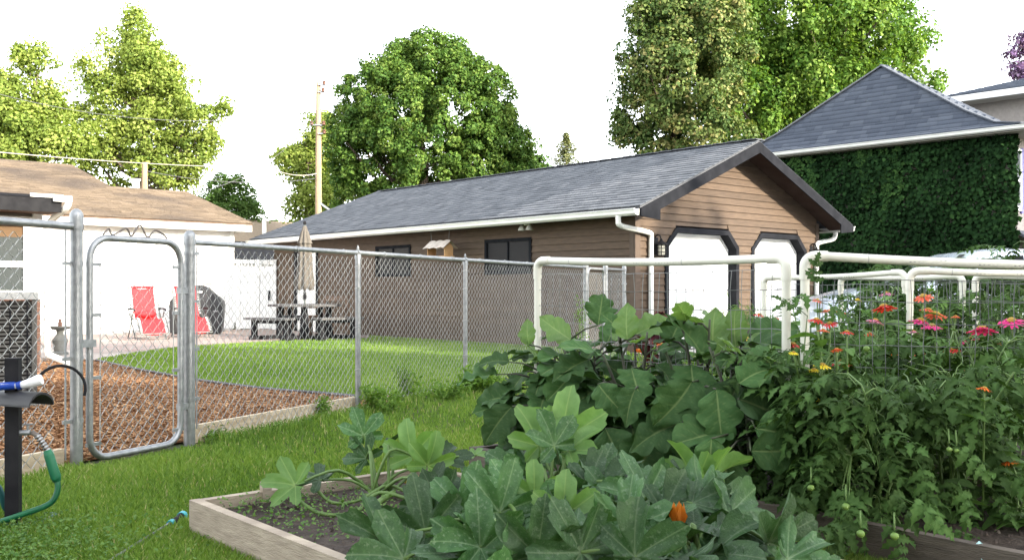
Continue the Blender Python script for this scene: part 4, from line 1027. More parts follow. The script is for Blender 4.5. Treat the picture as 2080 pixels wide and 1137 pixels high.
MB().tube(catmull([hpw(.177, -.02, .20), hpw(.18, -.03, .15), hpw(.15, -.04, .10), hpw(.05, -.06, .065), hpw(-.06, -.06, .03), hpw(-.10, -.10, .015), hpw(-.02, -.14, .014), hpw(.05, -.20, .013), hpw(.02, -.32, .013), hpw(-.2, -.4, .013)], 6), .0125, 10).build('hose_run', green, hs_, smooth=True, world=True)
h2 = thing('garden_hose', 'dark teal hose looping on the grass behind the black post', 'hose', (ph.x, ph.y+.1, 0))
MB().tube(catmull([hpw(-.25, .1, .25), hpw(-.09, .08, .17), hpw(-.05, .1, .05), hpw(.05, .16, .015), hpw(.14, .10, .02), hpw(.10, -.02, .016), hpw(-.02, -.05, .014), hpw(-.2, -.02, .014)], 6), .0125, 10).build('hose_run', tealh, h2, smooth=True, world=True)
wa, wb_ = gnd(372, 1046, .03), gnd(205, 1150, .02)
wd_ = thing('watering_wand', 'grey watering wand with turquoise rings lying in the grass', 'watering wand', gnd(300, 1080))
dd = (wb_-wa).normalized()
teal = mat('turquoise_plastic', (.02,.32,.38), rough=.4)
MB().tube([wa+dd*.10, wb_+dd*.3], .0085, 8).build('tube', greytube, wd_, smooth='auto', world=True)
MB().tube([wa+dd*.02, wa+dd*.06, wa+dd*.12], [.018, .013, .011], 10).build('shaft_head', black, wd_, smooth='auto', world=True)
MB().tube([wa, wa+dd*.025], [.021, .020], 12).build('spray_head', teal, wd_, smooth='auto', world=True)
MB().tube([wa+dd*.115, wa+dd*.145], .0145, 10).build('collar', teal, wd_, smooth='auto', world=True)
# ------------------------------------------------------------------ raised beds
BH = .15
def raised_bed(label, K, w0, w1, um_, tm, top=BH):
    b = thing('raised_bed', label, 'raised bed', K, RZ, 'timber raised beds')
    for (x0, x1, y0, y1) in ((0, .042, w1, w0), (um_-.042, um_, w1, w0), (.044, um_-.044, w0-.042, w0), (.044, um_-.044, w1, w1+.042)):
        MB().box(x0, x1, y0, y1, -.03, top+(.002 if x0 == 0 else 0)).build('board', tm, b)
    n = 28; vs = []; rr = random.Random(int(K.x*100))
    for j in range(n+1):
        for i in range(n//2+1):
            x = .043+(um_-.086)*i/(n//2); y = w1+.043+(w0-w1-.086)*j/n; e = 0 if i in (0, n//2) or j in (0, n) else 1
            vs.append((x, y, top-.045+e*(rr.uniform(-.012, .018)+.02*math.sin(x*6)*math.sin(y*5))))
    k_ = n//2+1
    o = MB().add(vs, [(j*k_+i, j*k_+i+1, (j+1)*k_+i+1, (j+1)*k_+i) for j in range(n) for i in range(n//2)]).build('soil', soilm, b, smooth=True, kind='stuff')
    return b
b1 = raised_bed('grey timber raised bed full of squash nearest the camera', K1, .0, -2.5, 1.2, timber)
b2 = raised_bed('dark timber raised bed holding the eggplants and tomatoes', K2, .05, -3.9, 1.2, timber_dark)
b3 = raised_bed('raised bed of zinnias behind the tomato frames', K3, .6, -3.6, 1.2, timber_dark)
MB().box(.30, .34, -.05, -.02, -.02, .19).build('stake', timber, b1)
crumbs = []
for (K, n, w0, w1) in ((K1, 1500, -.05, -2.4), (K2, 800, -1.8, -3.6)):
    for i in range(n):
        p = bed(K, R.uniform(.06, 1.14), R.uniform(w1, w0), .10+R.uniform(0, .025)); crumbs.append(p)
P = np.array(crumbs); s = NR.uniform(.003, .013, len(P))[:, None, None]
tet = np.array([(1, 0, -.4), (-.5, .87, -.4), (-.5, -.87, -.4), (0, 0, .9)])[None]*s*NR.uniform(.6, 1.3, (len(P), 4, 1)); 
V = P[:, None, :]+tet; i = np.arange(len(P))[:, None]*4
Fc = np.concatenate([i+np.array([[0, 1, 3]]), i+np.array([[1, 2, 3]]), i+np.array([[2, 0, 3]])], 0)
tag(npobj('soil_crumbs', V.reshape(-1, 3), Fc, mat('soil_crumb', None, rough=.95, tone=[(.024,.017,.013),(.07,.052,.04),(.2,.165,.125)]), tone=np.repeat(NR.beta(1.3, 2.5, len(P)), 4)), 'loose dark soil crumbs on the raised beds', 'soil', kind='stuff')
# ------------------------------------------------------------------ white pipe trellis frames with wire mesh
def pvc_frame(label, P0, P1, z0, z1, r=.0195, zb=.08, mesh=True, seed=1, sag=.012, mz=.30):
    P0 = Vector(P0); P1 = Vector(P1); P0.z = P1.z = 0
    t = thing('pipe_trellis', label, 'trellis', P0, 0, 'white pipe trellises over the beds')
    d = P1-P0; L_ = d.length; d.normalize(); up = Vector((0, 0, 1)); rc = .045
    for p, zt in ((P0, z0), (P1, z1)): MB().tube([p+up*zb, p+up*(zt-rc-.04)], r, 14).build('post', pvc, t, smooth='auto', world=True)
    for p, zt, sg in ((P0, z0, 1), (P1, z1, -1)):
        e = [p+up*(zt-rc-.055)]+arc(p+up*(zt-rc)+d*sg*rc, rc, PI, PI/2, 7, d*sg, up)+[p+up*zt+d*sg*(rc+.05)]
        MB().tube(e, r*1.2, 14).build('elbow', pvc, t, smooth='auto', world=True)
    k = 10; pts = [P0+d*(rc+.03+(L_-2*rc-.06)*i/k)+up*(z0+(z1-z0)*i/k-sag*math.sin(PI*i/k)) for i in range(k+1)]
    bar = MB().tube(pts, r, 14).build('top_pipe', pvc, t, smooth='auto', world=True)
    mk = MB(); q = random.Random(seed*5)
    for s_ in (.25, .45, .55):
        a0_ = pts[0].lerp(pts[-1], s_)-up*(sag*math.sin(PI*s_)+r*.35); nf = Vector((d.y, -d.x, 0)); nf = nf if nf.y < 0 else -nf
        for i_ in range(9): b_ = a0_+nf*(r*.96)+d*(i_*.018); mk.add([b_, b_+d*q.uniform(.004, .011), b_+d*.008+up*.006, b_+up*.006], [(0, 1, 2, 3)])
    mk.build('printed_line', MATS.get('grey_print') or mat('grey_print', (.22,.22,.21)), bar, world=True, kind='stuff')
    for f in (.13, .66):
        a = pts[0].lerp(pts[-1], f)-up*sag*math.sin(PI*f); MB().tube([a, a+d*.004], r*1.06, 14).build('joint_ring', mat('joint_grey', (.45,.45,.42)) if 'joint_grey' not in MATS else MATS['joint_grey'], bar, world=True)
    if mesh: wire_grid('wire_mesh', P0+d*.02, P1-d*.02, mz, min(z0, z1)-r-.015-sag, t, seed=seed)
    return t
def gp(px, Y): return Vector(((px-CX)/F*Y, Y, 0))
pvc_frame('white pipe trellis frame standing among the eggplants', gp(1092, 5.46), gp(1597, 4.26), 1.166, 1.142, seed=1)
pvc_frame('nearest white pipe trellis frame over the tomatoes', gp(1635, 4.19), gp(2420, 4.05), 1.147, 1.10, seed=2)
pvc_frame('far white pipe trellis with sloping bar in front of the garage door', gp(1552, 7.6), gp(1838, 6.74), 1.10, 1.125, seed=3)
pvc_frame('white pipe trellis just behind the tomatoes with magenta zinnias at its post', gp(1848, 5.0), gp(2330, 4.8), 1.10, 1.095, seed=4, r=.0175)
pvc_frame('white pipe trellis behind the zinnias with its right post left of a twin', gp(1708, 7.4), gp(1955, 6.71), 1.10, 1.10, seed=5)
pvc_frame('white pipe trellis behind the zinnias with its left post right of a twin', gp(1981, 6.65), gp(2300, 6.0), 1.10, 1.10, seed=6)
# ------------------------------------------------------------------ parked cars
def car(label, loc, rz, prof, cm, L_, hw, wheel_x, glass_x, group):
    t = thing('parked_car', label, 'car', loc, rz, group)
    # stations: (x, z sill, z belt, z top, half width at belt, half width at top)
    vs = []; m_ = 8
    for (x, zs, zb, zt, w0, w1) in prof:
        vs += [(x, -w0*.93, zs), (x, -w0*1.0, (zs+zb)/2), (x, -w0*.98, zb), (x, -w1, zt), (x, -w1*.5, zt+.035*(w1 > .3)), (x, w1*.5, zt+.035*(w1 > .3)), (x, w1, zt), (x, w0*.98, zb), (x, w0, (zs+zb)/2), (x, w0*.93, zs)]
    m_ = 10; n = len(prof)
    fs = [(j*m_+i, j*m_+(i+1) % m_, (j+1)*m_+(i+1) % m_, (j+1)*m_+i) for j in range(n-1) for i in range(m_)]+[tuple(range(m_))[::-1], tuple(range((n-1)*m_, n*m_))]
    MB().add(vs, fs).build('body', cm, t, smooth='auto')
    def lerp_prof(x):
        for a_, b_ in zip(prof, prof[1:]):
            if a_[0] <= x <= b_[0]:
                f = (x-a_[0])/(b_[0]-a_[0]); return [a_[i]+(b_[i]-a_[i])*f for i in range(6)]
    for (a_, b_) in glass_x:
        for sg in (-1, 1):
            pa_, pb_ = lerp_prof(a_), lerp_prof(b_); q = []
            for pr, x in ((pa_, a_), (pb_, b_)):
                for f in (.08, .88):
                    q.append((x, sg*((pr[4]*.98)*(1-f)+pr[5]*f+.008), pr[2]*(1-f)+pr[3]*f))
            MB().add(q, [(0, 2, 3, 1)]).build('side_window', glassm, t)
    for x in wheel_x:
        for sg in (-1, 1):
            wh = MB().tube([(x, sg*(hw-.22), .33), (x, sg*(hw+.005), .33)], .33, 22).build('wheel', black, t, smooth='auto')
            MB().tube([(x, sg*(hw-.05), .33), (x, sg*(hw+.012), .33)], .20, 16).build('rim', galv, wh, smooth='auto')
    return t
silver = mat('silver_blue_paint', (.50,.56,.62), rough=.25, metal=.3, coat=.6); whitep = mat('pale_car_paint', (.62,.68,.72), rough=.25, metal=.2, coat=.6)
sed = [(0, .35, .62, .70, .70, .62), (.12, .25, .72, .86, .84, .70), (.6, .22, .80, .98, .90, .74), (1.25, .22, .86, 1.04, .91, .76), (1.95, .22, .92, 1.46, .91, .62), (2.5, .22, .93, 1.53, .91, .64), (3.3, .22, .93, 1.50, .91, .64), (4.0, .22, .95, 1.18, .90, .66), (4.5, .26, .90, 1.05, .86, .70), (4.62, .36, .75, .95, .78, .66)]
c1 = at(1640, 590, 13.0)
cr1 = car('silver parked sedan with its hood towards the garage door', (c1.x, 13.1, 0), math.radians(3), sed, silver, 4.62, .90, (.85, 3.65), ((2.0, 2.62), (2.68, 3.5)), 'cars on the driveway')
mb = MB().add([(1.30, -.62, 1.065), (1.30, .62, 1.065), (1.93, .54, 1.475), (1.93, -.54, 1.475)], [(0, 3, 2, 1)]); mb.build('windshield', glassm, cr1)
for sg in (-1, 1): MB().box(.02, .16, sg*.62-.14, sg*.62+.14, .62, .74).build('headlight', mat('headlight_glass', (.7,.72,.75), rough=.1) if 'headlight_glass' not in MATS else MATS['headlight_glass'], cr1)
van = [(0, .35, .70, .85, .74, .66), (.15, .25, .85, 1.02, .90, .76), (.9, .25, 1.0, 1.16, .96, .82), (1.7, .25, 1.05, 1.70, .97, .72), (2.3, .25, 1.05, 1.80, .97, .74), (4.3, .25, 1.05, 1.78, .97, .74), (4.8, .28, 1.05, 1.62, .95, .72), (4.95, .4, .9, 1.1, .9, .8)]
c2 = at(1905, 590, 16.4)
cr2 = car('pale tall van parked behind the silver sedan by the ivy', (c2.x, 16.6, 0), math.radians(-4), van, whitep, 4.95, .96, (.95, 3.9), ((1.8, 2.7), (2.78, 3.6), (3.68, 4.5)), 'cars on the driveway')
mb = MB().add([(1.0, -.70, 1.19), (1.0, .70, 1.19), (1.69, .64, 1.68), (1.69, -.64, 1.68)], [(0, 3, 2, 1)]); mb.build('windshield', glassm, cr2)
# ------------------------------------------------------------------ poles and wires
p = at(647, 590, 34); up_ = thing('utility_pole', 'tall pale wooden utility pole beside the round maple', 'pole', (p.x, 34, 0))
zt = at(647, 168, 34).z
MB().tube([(0, 0, 0), (.0, 0, zt*.5), (0, 0, zt)], [.13, .115, .085], 12).build('shaft', polewood, up_, smooth='auto')
for z, x in ((zt-.1, .22), (zt-.35, .18), (zt-1.5, -.22), (zt-1.5, .2), (zt-1.8, .22)):
    MB().bar((0, -.12, z), (x, -.12, z), .04, .04).build('bracket', galv, up_); MB().lathe([(.03, 0), (.07, .03), (.05, .08), (.07, .12), (.03, .16)], 8, (x, -.12, z-.02)).build('insulator', mat('brown_ceramic', (.12,.06,.04), rough=.3) if 'brown_ceramic' not in MATS else MATS['brown_ceramic'], up_, smooth='auto')
MB().bar((.05, -.05, zt-4.2), (.75, -.05, zt-4.7), .07, .07).build('brace', galv, up_); MB().lathe([(.16, 0), (.18, .04), (.18, .5), (.12, .56)], 12, (.6, -.05, zt-5.1)).build('transformer', stone, up_, smooth='auto')
p2 = at(294, 590, 40); up2 = thing('utility_pole', 'short pale pole top showing above the tan outbuilding roof', 'pole', (p2.x, 40, 0))
MB().tube([(0, 0, 0), (0, 0, at(294, 330, 40).z)], [.15, .11], 12).build('shaft', polewood, up2, smooth='auto')
def wire(label, a, b, r, m, sag=.3):
    t = thing('power_line', label, 'cable', a, 0, 'overhead cables')
    a = Vector(a); b = Vector(b); MB().tube([a.lerp(b, i/14)-Vector((0, 0, sag*4*(i/14)*(1-i/14))) for i in range(15)], r, 5).build('cable', m, t, world=True)
palec = mat('pale_cable', (.36,.33,.26), rough=.5); darkc = mat('dark_cable', (.10,.10,.10), rough=.6)
wire('thick pale cable sloping past the tan roof', at(-60, 304, 22), at(424, 338, 33), .016, palec, .05)
wire('thin dark cable from the tan roof to the tall pole', at(300, 348, 32), at(647, 362, 34), .012, darkc, .25)
wire('thin cable from far left into the tall pole top', at(-80, 170, 30), at(644, 225, 34), .010, darkc, .7)
wire('pale cable joining the tall pole from the left at mid height', at(560, 346, 32), at(646, 352, 34), .018, palec, .12)
wire('thin dark cable rising from the outbuilding ridge', at(390, 392, 28), at(646, 236, 34), .008, darkc, .5)
# ------------------------------------------------------------------ trees
yel = leafmat('yellow_green_leaf', [(.070,.118,.022),(.15,.208,.040),(.24,.300,.066),(.34,.38,.11)], trans=.38)
mapl = leafmat('maple_leaf', [(.020,.052,.010),(.050,.108,.018),(.105,.175,.030),(.20,.265,.060)], trans=.25)
midg = leafmat('mid_green_leaf', [(.035,.075,.018),(.065,.125,.028),(.11,.175,.042)], trans=.3)
olive = leafmat('olive_seed_leaf', [(.024,.054,.013),(.060,.105,.026),(.12,.158,.044),(.31,.27,.11)], trans=.22)
brit = leafmat('bright_green_leaf', [(.028,.076,.012),(.070,.145,.022),(.135,.220,.036),(.24,.32,.075)], trans=.35)
purp = leafmat('purple_leaf', [(.075,.040,.11),(.17,.10,.22),(.26,.19,.30)], trans=.25)
conif = leafmat('conifer_needle', [(.07,.09,.035),(.14,.16,.065),(.22,.22,.10)], trans=.15)
tree('broadleaf_tree', 'tall loose yellow green tree rising behind the tan roof', [(262,52,36),(250,105,60),(305,110,44),(200,150,40),(330,150,44),(300,170,78),(218,190,60),(345,212,62),(170,240,36),(222,262,76),(300,285,90),(397,250,50),(440,235,28),(390,325,46),(200,335,60),(265,22,20),(420,295,32),(330,345,60),(180,120,16),(455,215,14)], 45, 52000, .15, yel, 290, .36, .56, seed=2, limbs=40, flat=.9, per=110, shell=(.35,1.05))
tree('broadleaf_tree', 'yellow green tree cut by the left picture edge', [(10,190,58),(160,290,34),(62,125,30),(70,98,16),(90,215,50),(35,275,78),(118,288,46),(-10,310,80),(125,225,24),(105,130,10)], 42, 36000, .145, yel, 55, .30, .6, seed=3, limbs=24, flat=.9, per=100, shell=(.35,1.05))
tree('broadleaf_tree', 'small mid green tree at the low gap right of the tan roof', [(450,380,28),(490,385,28),(430,425,38),(470,440,40),(520,460,16),(505,425,22)], 50, 13000, .14, midg, 470, .16, .5, seed=4, limbs=8, per=60)
tree('broadleaf_tree', 'light green tree directly behind the tall utility pole', [(650,262,34),(600,330,38),(640,390,52),(575,322,20),(612,425,34),(640,310,45)], 46, 20000, .14, yel, 640, .24, .55, seed=5, limbs=12, per=60)
tree('maple_tree', 'large round dark green maple in the middle of the sky', [(868,225,150),(870,300,182),(785,215,100),(950,215,100),(760,320,92),(985,318,86),(872,128,62),(815,140,50),(930,135,52),(725,385,58),(1035,300,46),(1040,350,50),(706,260,36),(706,330,38),(712,385,30)], 38, 145000, .12, mapl, 868, .34, .34, seed=6, limbs=26, per=110, shell=(.86, .98), flat=.85, depth=.3)
tree('broadleaf_tree', 'low bright green tree showing right of the round maple', [(1078,335,32),(1045,350,42),(1100,350,20)], 44, 6000, .15, midg, 1060, .16, .42, seed=7, limbs=6, per=70)
c = at(1150, 590, 62); zt = at(1150, 270, 62).z
cf = thing('conifer_tree', 'small pointed conifer above the garage ridge', 'tree', (c.x, 62, 0), 0, 'trees beyond the yard')
MB().tube([(0, 0, 0), (0, 0, zt)], [.2, .03], 8).build('trunk', bark, cf)
n = 9000; h_ = NR.uniform(0, 1, n)**.8; zz = zt-h_*(zt*.5); rad = (.14+h_*4.0)*(.75+.25*np.sin(zz*7)); a = NR.integers(0, 13, n)*2*PI/13+NR.normal(0, .14, n)+np.floor(zz/.4)*.9; q = NR.uniform(.1, 1, n)
P = np.stack([c.x+np.cos(a)*rad*q, 62+np.sin(a)*rad*q, zz+.12*q*rad], 1)
V, Fc = leaf_cards(P, np.stack([np.cos(a)*.4, np.sin(a)*.4, np.ones(n)], 1)+NR.normal(size=(n, 3))*.4, NR.uniform(.10, .22, n), aspect=.45)
npobj('crown', V, Fc, conif, cf, tone=np.repeat(np.clip(NR.normal(.5, .25, n), 0, 1), 4))
tree('linden_tree', 'dark tree hung with tan seed clusters left of the bright tree', [(1345,50,72),(1390,-25,95),(1318,145,66),(1300,222,56),(1392,180,104),(1425,80,95),(1285,270,36),(1425,265,88),(1330,288,56),(1265,230,18),(1290,110,20),(1310,20,24)], 34, 70000, .125, olive, 1400, .34, .45, seed=8, limbs=22, per=150, shell=(.66, 1.03), flat=.8)
tree('maple_tree', 'huge bright green maple towering behind the slate hip roof', [(1600,0,160),(1500,90,94),(1700,60,134),(1785,115,86),(1850,95,38),(1868,160,32),(1560,180,114),(1500,232,74),(1650,180,116),(1760,-60,100),(1840,195,36),(1890,165,24)], 42, 100000, .165, brit, 1640, .45, .62, seed=9, limbs=30, per=170, shell=(.68, 1.02), flat=1.25)
tree('plum_tree', 'purple leaved tree at the right edge above the roof', [(2078,140,28),(2095,88,32),(2056,112,10),(2105,170,40)], 38, 6000, .12, purp, 2110, .14, .34, seed=10, limbs=8, per=50)
tree('broadleaf_tree', 'dim green tree low behind the far tan house roof', [(560,470,26),(600,478,30),(535,480,22)], 70, 3600, .24, midg, 570, .15, .5, seed=12, limbs=5, per=40)
# row of unseen trees added to put the garden and garage front in shade
for i, (L_, hh, dd_) in enumerate(((-1.5, 11.5, 12), (3.5, 10.5, 13.5), (8.5, 12.0, 12.5), (13.5, 11.0, 14), (18, 10.5, 15), (23.5, 14.5, 15), (28.5, 14.5, 15))):
    sx, sy = SUN.x/math.hypot(SUN.x, SUN.y), SUN.y/math.hypot(SUN.x, SUN.y)
    bx_, by_ = sx*dd_+.63*L_, sy*dd_+.777*L_
    t = thing('added_shade_tree', 'broad unseen tree of the row added for shade on the sunny side, place %s from the drive' % ('first', 'second', 'third', 'fourth', 'fifth', 'sixth', 'seventh')[6-i], 'tree', (bx_, by_, 0), 0, 'added trees shading the garden')
    MB().tube([(0, 0, 0), (.1, 0, hh*.45), (0, 0, hh*.85)], [.3, .22, .06], 9).build('trunk', bark, t, smooth=True)
    crown('crown', [((bx_, by_, hh*.55), 2.9), ((bx_+.8, by_-.6, hh*.78), 2.2), ((bx_-1.2, by_+.9, hh*.38), 2.2), ((bx_+.6, by_+1.2, hh*.3), 1.9)], 13000, .46, midg, t, clump=.8, per=60, seed=70+i, shell=(.3, 1.05))
# house added out of view to cut the sky fill on the garden
vh = thing('house', 'beige clapboard house added unseen behind the viewer to block sky light', 'house', (-4, -5.5, 0), .35)
MB().box(-8, 8, -8, 0, 0, 5.2).build('wall', mat('beige_wall', (.32,.28,.23), rough=.85), vh)
MB().prism([(-8.5, .6, 5.1), (-8.5, -4, 7.6), (-8.5, -8.6, 5.1)], (17, 0, 0)).build('roof', MATS['roof_deck'], vh)
for x in (-5, -1, 3): MB().box(x, x+1.3, .0, .05, 1.0, 2.4).build('window', white, vh)
# ------------------------------------------------------------------ garden plants: leaf meshes
squ_m = mat('squash_leaf', (.027,.078,.022), (.050,.117,.036), rough=.5, scale=5, trans=.2, spec=.36, vein=(.14,.21,.11), c3=(.095,.155,.085), s3=14, c3lo=.55, c3hi=.70, bump=.25, bscale=26, objr=.5)
squ_y = mat('young_squash_leaf', (.105,.215,.055), (.14,.26,.075), rough=.5, scale=4, trans=.35, vein=(.25,.36,.12), bump=.2, bscale=22, objr=.12)
egg_m = mat('eggplant_leaf', (.034,.082,.024), (.052,.110,.034), rough=.62, scale=4, trans=.14, spec=.14, vein=(.14,.20,.075), bump=.2, bscale=24, objr=.42)
egg_y = mat('young_eggplant_leaf', (.095,.175,.050), (.12,.21,.065), rough=.55, scale=4, trans=.35, vein=(.20,.28,.11), bump=.15, bscale=24, objr=.15)
tom_m = mat('tomato_leaf', (.032,.073,.016), (.056,.108,.027), rough=.65, scale=9, trans=.14, spec=.10, vein=(.07,.13,.04), objr=.35)
zin_m = mat('zinnia_leaf', (.065,.145,.028), (.095,.19,.042), rough=.6, scale=6, trans=.3, vein=(.11,.2,.06), objr=.25)
stalk = mat('green_stalk', (.085,.155,.035), (.12,.20,.055), rough=.5, scale=14); estalk = mat('purple_green_stalk', (.075,.10,.045), (.065,.055,.05), rough=.6, scale=9)
SQ = [lobed_leaf('leaf', squ_m, 20+i, deep=.50+.07*(i % 3), cup=.22+.06*(i % 4), rip=.075+.02*(i % 3)) for i in range(6)]
SQY = [lobed_leaf('leaf', squ_y, 40+i, deep=.50, cup=.35, rip=.05) for i in range(3)]
EG = [egg_leaf('leaf', egg_m, 60+i, w_=.34+.025*(i % 3), lob=.17+.03*(i % 3), rip=.035+.015*(i % 3)) for i in range(8)]
EGY = [egg_leaf('leaf', egg_y, 70+i, w_=.33, bend=.2) for i in range(3)]
TM = [tomato_leaf('leaf', tom_m, 80+i) for i in range(6)]
ZN = [egg_leaf('leaf', zin_m, 90+i, nt_=8, ns_=4, w_=.24, lob=0, rip=0, bend=.6, vcol=.5) for i in range(3)]
CAMP = Vector((0, 0, CH))
def stalk_tube(mb, a, b, r0, r1, lift=.10):
    a = Vector(a); b = Vector(b); m_ = a.lerp(b, .45)+Vector((0, 0, lift)); pts = catmull([a, m_, b], 4)
    mb.tube(pts, [r0+(r1-r0)*i/(len(pts)-1) for i in range(len(pts))], 6)
def squash(label, c, n, rad, hmin, hmax, hand=(), seed=1, a0=0, a1=2*PI):
    g = random.Random(seed); c = Vector(c); t = thing('squash_plant', label, 'squash plant', c, 0, 'squash plants in the near bed'); mb = MB(); hairs = 0
    L_ = []
    for i in range(n):
        a = a0+(a1-a0)*(i+g.uniform(-.35, .35))/n; r = rad*math.sqrt(g.uniform(.12, 1)); z = hmin+(hmax-hmin)*(1-(r/rad)**1.6*.75)+g.uniform(-.03, .03)
        p = c+Vector((math.cos(a)*r, math.sin(a)*r, z-c.z)); o = Vector((math.cos(a), math.sin(a), 0))
        tip = (o*.8+Vector((g.uniform(-.5, .5), g.uniform(-.5, .5), g.uniform(-.55, .35)))); nrm = Vector((0, 0, .85))+o*g.uniform(.2, .9)+Vector((g.uniform(-.4, .4), g.uniform(-.55, .1), 0))
        L_.append((p, tip, nrm, g.uniform(.125, .185), 0))
    for h in hand: L_.append((at(h[0], h[1], h[2]), Vector(h[3]), Vector(h[4]), h[5], h[6] if len(h) > 6 else 0))
    for (p, tip, nrm, s, young) in L_:
        me = g.choice(SQY if young else SQ); inst('leaf', me, t, place(p, tip, nrm, s))
        stalk_tube(mb, c+Vector((g.uniform(-.05, .05), g.uniform(-.05, .05), .02)), p,   .008, .0055, g.uniform(.0, .12))
    mb.build('stalks', stalk, t, smooth=True, world=True, kind='stuff'); return t
# the sparse plant at the back left of the bed, its bare stems arching over the soil
sa = Vector((-.56, 4.18, .11))
ta = squash('sparse squash plant with bare arching stems at the back left of the bed', sa, 0, .3, .2, .4, hand=[
    (738, 885, 4.35, (-.3,.1,1), (.3,-.8,.3), .13), (838, 925, 4.2, (-.2,.2,1), (-.2,-1,.3), .16, 1), (868, 945, 4.15, (.3,.1,1), (.5,-.7,.3), .15, 1), (790, 905, 4.3, (.5,.3,.5), (.2,.3,1), .09), (818, 925, 4.4, (.4,.5,.3), (0,0,1), .10),
    (745, 930, 4.3, (-.5,.2,.6), (-.5,-.5,.5), .12), (600, 985, 3.95, (-1,.0,.12), (.05,-.75,.6), .14, 1), (650, 975, 4.05, (-.8,.3,.2), (0,-.5,.8), .12), (905, 935, 4.5, (.8,.2,.2), (.2,-.3,.9), .13), (965, 925, 4.6, (.8,.1,.1), (0,-.2,1), .08, 1), (880, 985, 4.0, (.5,-.2,.3), (.2,-.6,.8), .12)], seed=4)
mb = MB()
for pts, r in (([(848,1020,4.05),(770,1000,4.05),(720,1040,3.95),(650,1042,3.9),(600,1010,3.92)], .0085), ([(850,1015,4.1),(790,985,4.15),(730,1015,4.05),(675,1020,4.0),(640,990,4.02)], .0075), ([(800,1000,4.1),(775,1015,4.0),(750,1035,3.95)], .013)):
    mb.tube(catmull([at(*q) for q in pts], 5), r, 8)
mb.build('arching_stem', stalk, ta, smooth=True, world=True)
ylw = mat('yellowed_stem', (.50,.36,.05), (.34,.32,.06), rough=.6, scale=10); mb = MB()
for i in range(16):
    p = at(R.uniform(820, 960), R.uniform(975, 1015), 4.25+R.uniform(-.1, .15)); mb.tube([p, p+Vector((R.uniform(.04, .13), R.uniform(-.05, .05), R.uniform(-.01, .05)))], .008, 6)
mb.build('yellow_stems', ylw, ta, smooth=True, world=True, kind='stuff')
squash('squash plant with mottled leaves spreading over the left front of the bed', (.04, 3.08, .11), 16, .36, .16, .29, hand=[
    (775, 1095, 3.05, (-.75,-.2,.35), (.1,-.75,.65), .17), (865, 1085, 3.1, (-.25,.2,.9), (.15,-.85,.4), .19), (975, 1120, 2.85, (-.1,.1,1), (.1,-.9,.35), .17), (895, 1035, 3.35, (-.5,.3,.75), (.2,-.8,.5), .16), (950, 1040, 3.3, (.15,.2,1), (-.1,-.9,.4), .17), (1015, 1040, 3.2, (.25,.25,.9), (.25,-.85,.4), .18), (820, 1135, 2.8, (-.6,-.3,.2), (0,-.7,.7), .16)], seed=5)
squash('squash plant with a tall pale upright leaf cluster in the middle of the bed', (.17, 3.58, .11), 17, .42, .18, .33, hand=[
    (1095, 905, 3.75, (-.5,.1,1), (.45,-.85,.2), .17, 1), (1140, 895, 3.8, (.15,.05,1), (-.15,-1,.25), .21, 1), (1125, 905, 3.65, (-.28,.0,.9), (.55,-.8,.1), .14), (1155, 915, 3.7, (.85,.2,.55), (-.3,-.5,.8), .15, 1), (1050, 965, 3.7, (-.6,.2,.5), (-.1,-.6,.7), .15), (1215, 965, 3.7, (.3,.3,.7), (.1,-.7,.6), .14), (1010, 985, 3.8, (-.7,0,.3), (-.2,-.6,.7), .15), (1085, 1010, 3.4, (.0,.2,.8), (.1,-.85,.5), .13, 1), (1140, 1050, 3.2, (.1,.1,.9), (.1,-.85,.45), .15, 1), (1195, 985, 3.5, (.7,.1,.2), (.1,-.6,.8), .17)], seed=6)
squash('squash plant with broad silvery leaves at the right middle of the bed', (.50, 3.30, .11), 17, .40, .18, .33, hand=[
    (1270, 1075, 3.05, (.85,.1,.35), (-.25,-.85,.45), .20), (1310, 1015, 3.3, (-.35,.3,.75), (.3,-.75,.5), .18), (1425, 1000, 3.35, (.7,.1,-.25), (.2,-.5,.85), .19), (1410, 985, 3.75, (-.35,.2,.85), (.5,.45,.5), .19, 1), (1440, 985, 3.75, (.75,.2,.55), (-.5,.5,.5), .19, 1), (1350, 1040, 3.15, (.6,-.1,.2), (.0,-.7,.7), .17), (1240, 1010, 3.5, (.2,.1,.9), (.1,-.8,.5), .15)], seed=7)
squash('squash plant reaching over the right front corner of the bed', (.56, 2.90, .11), 14, .34, .16, .28, hand=[
    (1480, 1045, 3.05, (.75,.1,-.2), (.25,-.6,.8), .19), (1560, 1100, 2.8, (.25,-.1,1), (.6,-.75,.1), .17), (1600, 1135, 2.7, (.8,-.2,-.4), (.4,-.6,.6), .17), (1400, 1095, 2.9, (.1,-.4,.2), (.1,-.7,.7), .16), (1450, 1125, 2.75, (.4,-.4,.1), (.1,-.7,.7), .16), (1180, 1120, 2.75, (-.4,-.1,.7), (.1,-.9,.4), .17), (1090, 1125, 2.75, (.1,-.1,.9), (.1,-.9,.4), .16), (1290, 1130, 2.7, (.5,-.2,.4), (-.1,-.85,.5), .17)], seed=8)
orng = mat('orange_petal', (.48,.16,.012), (.38,.10,.01), rough=.6, scale=8, trans=.3)
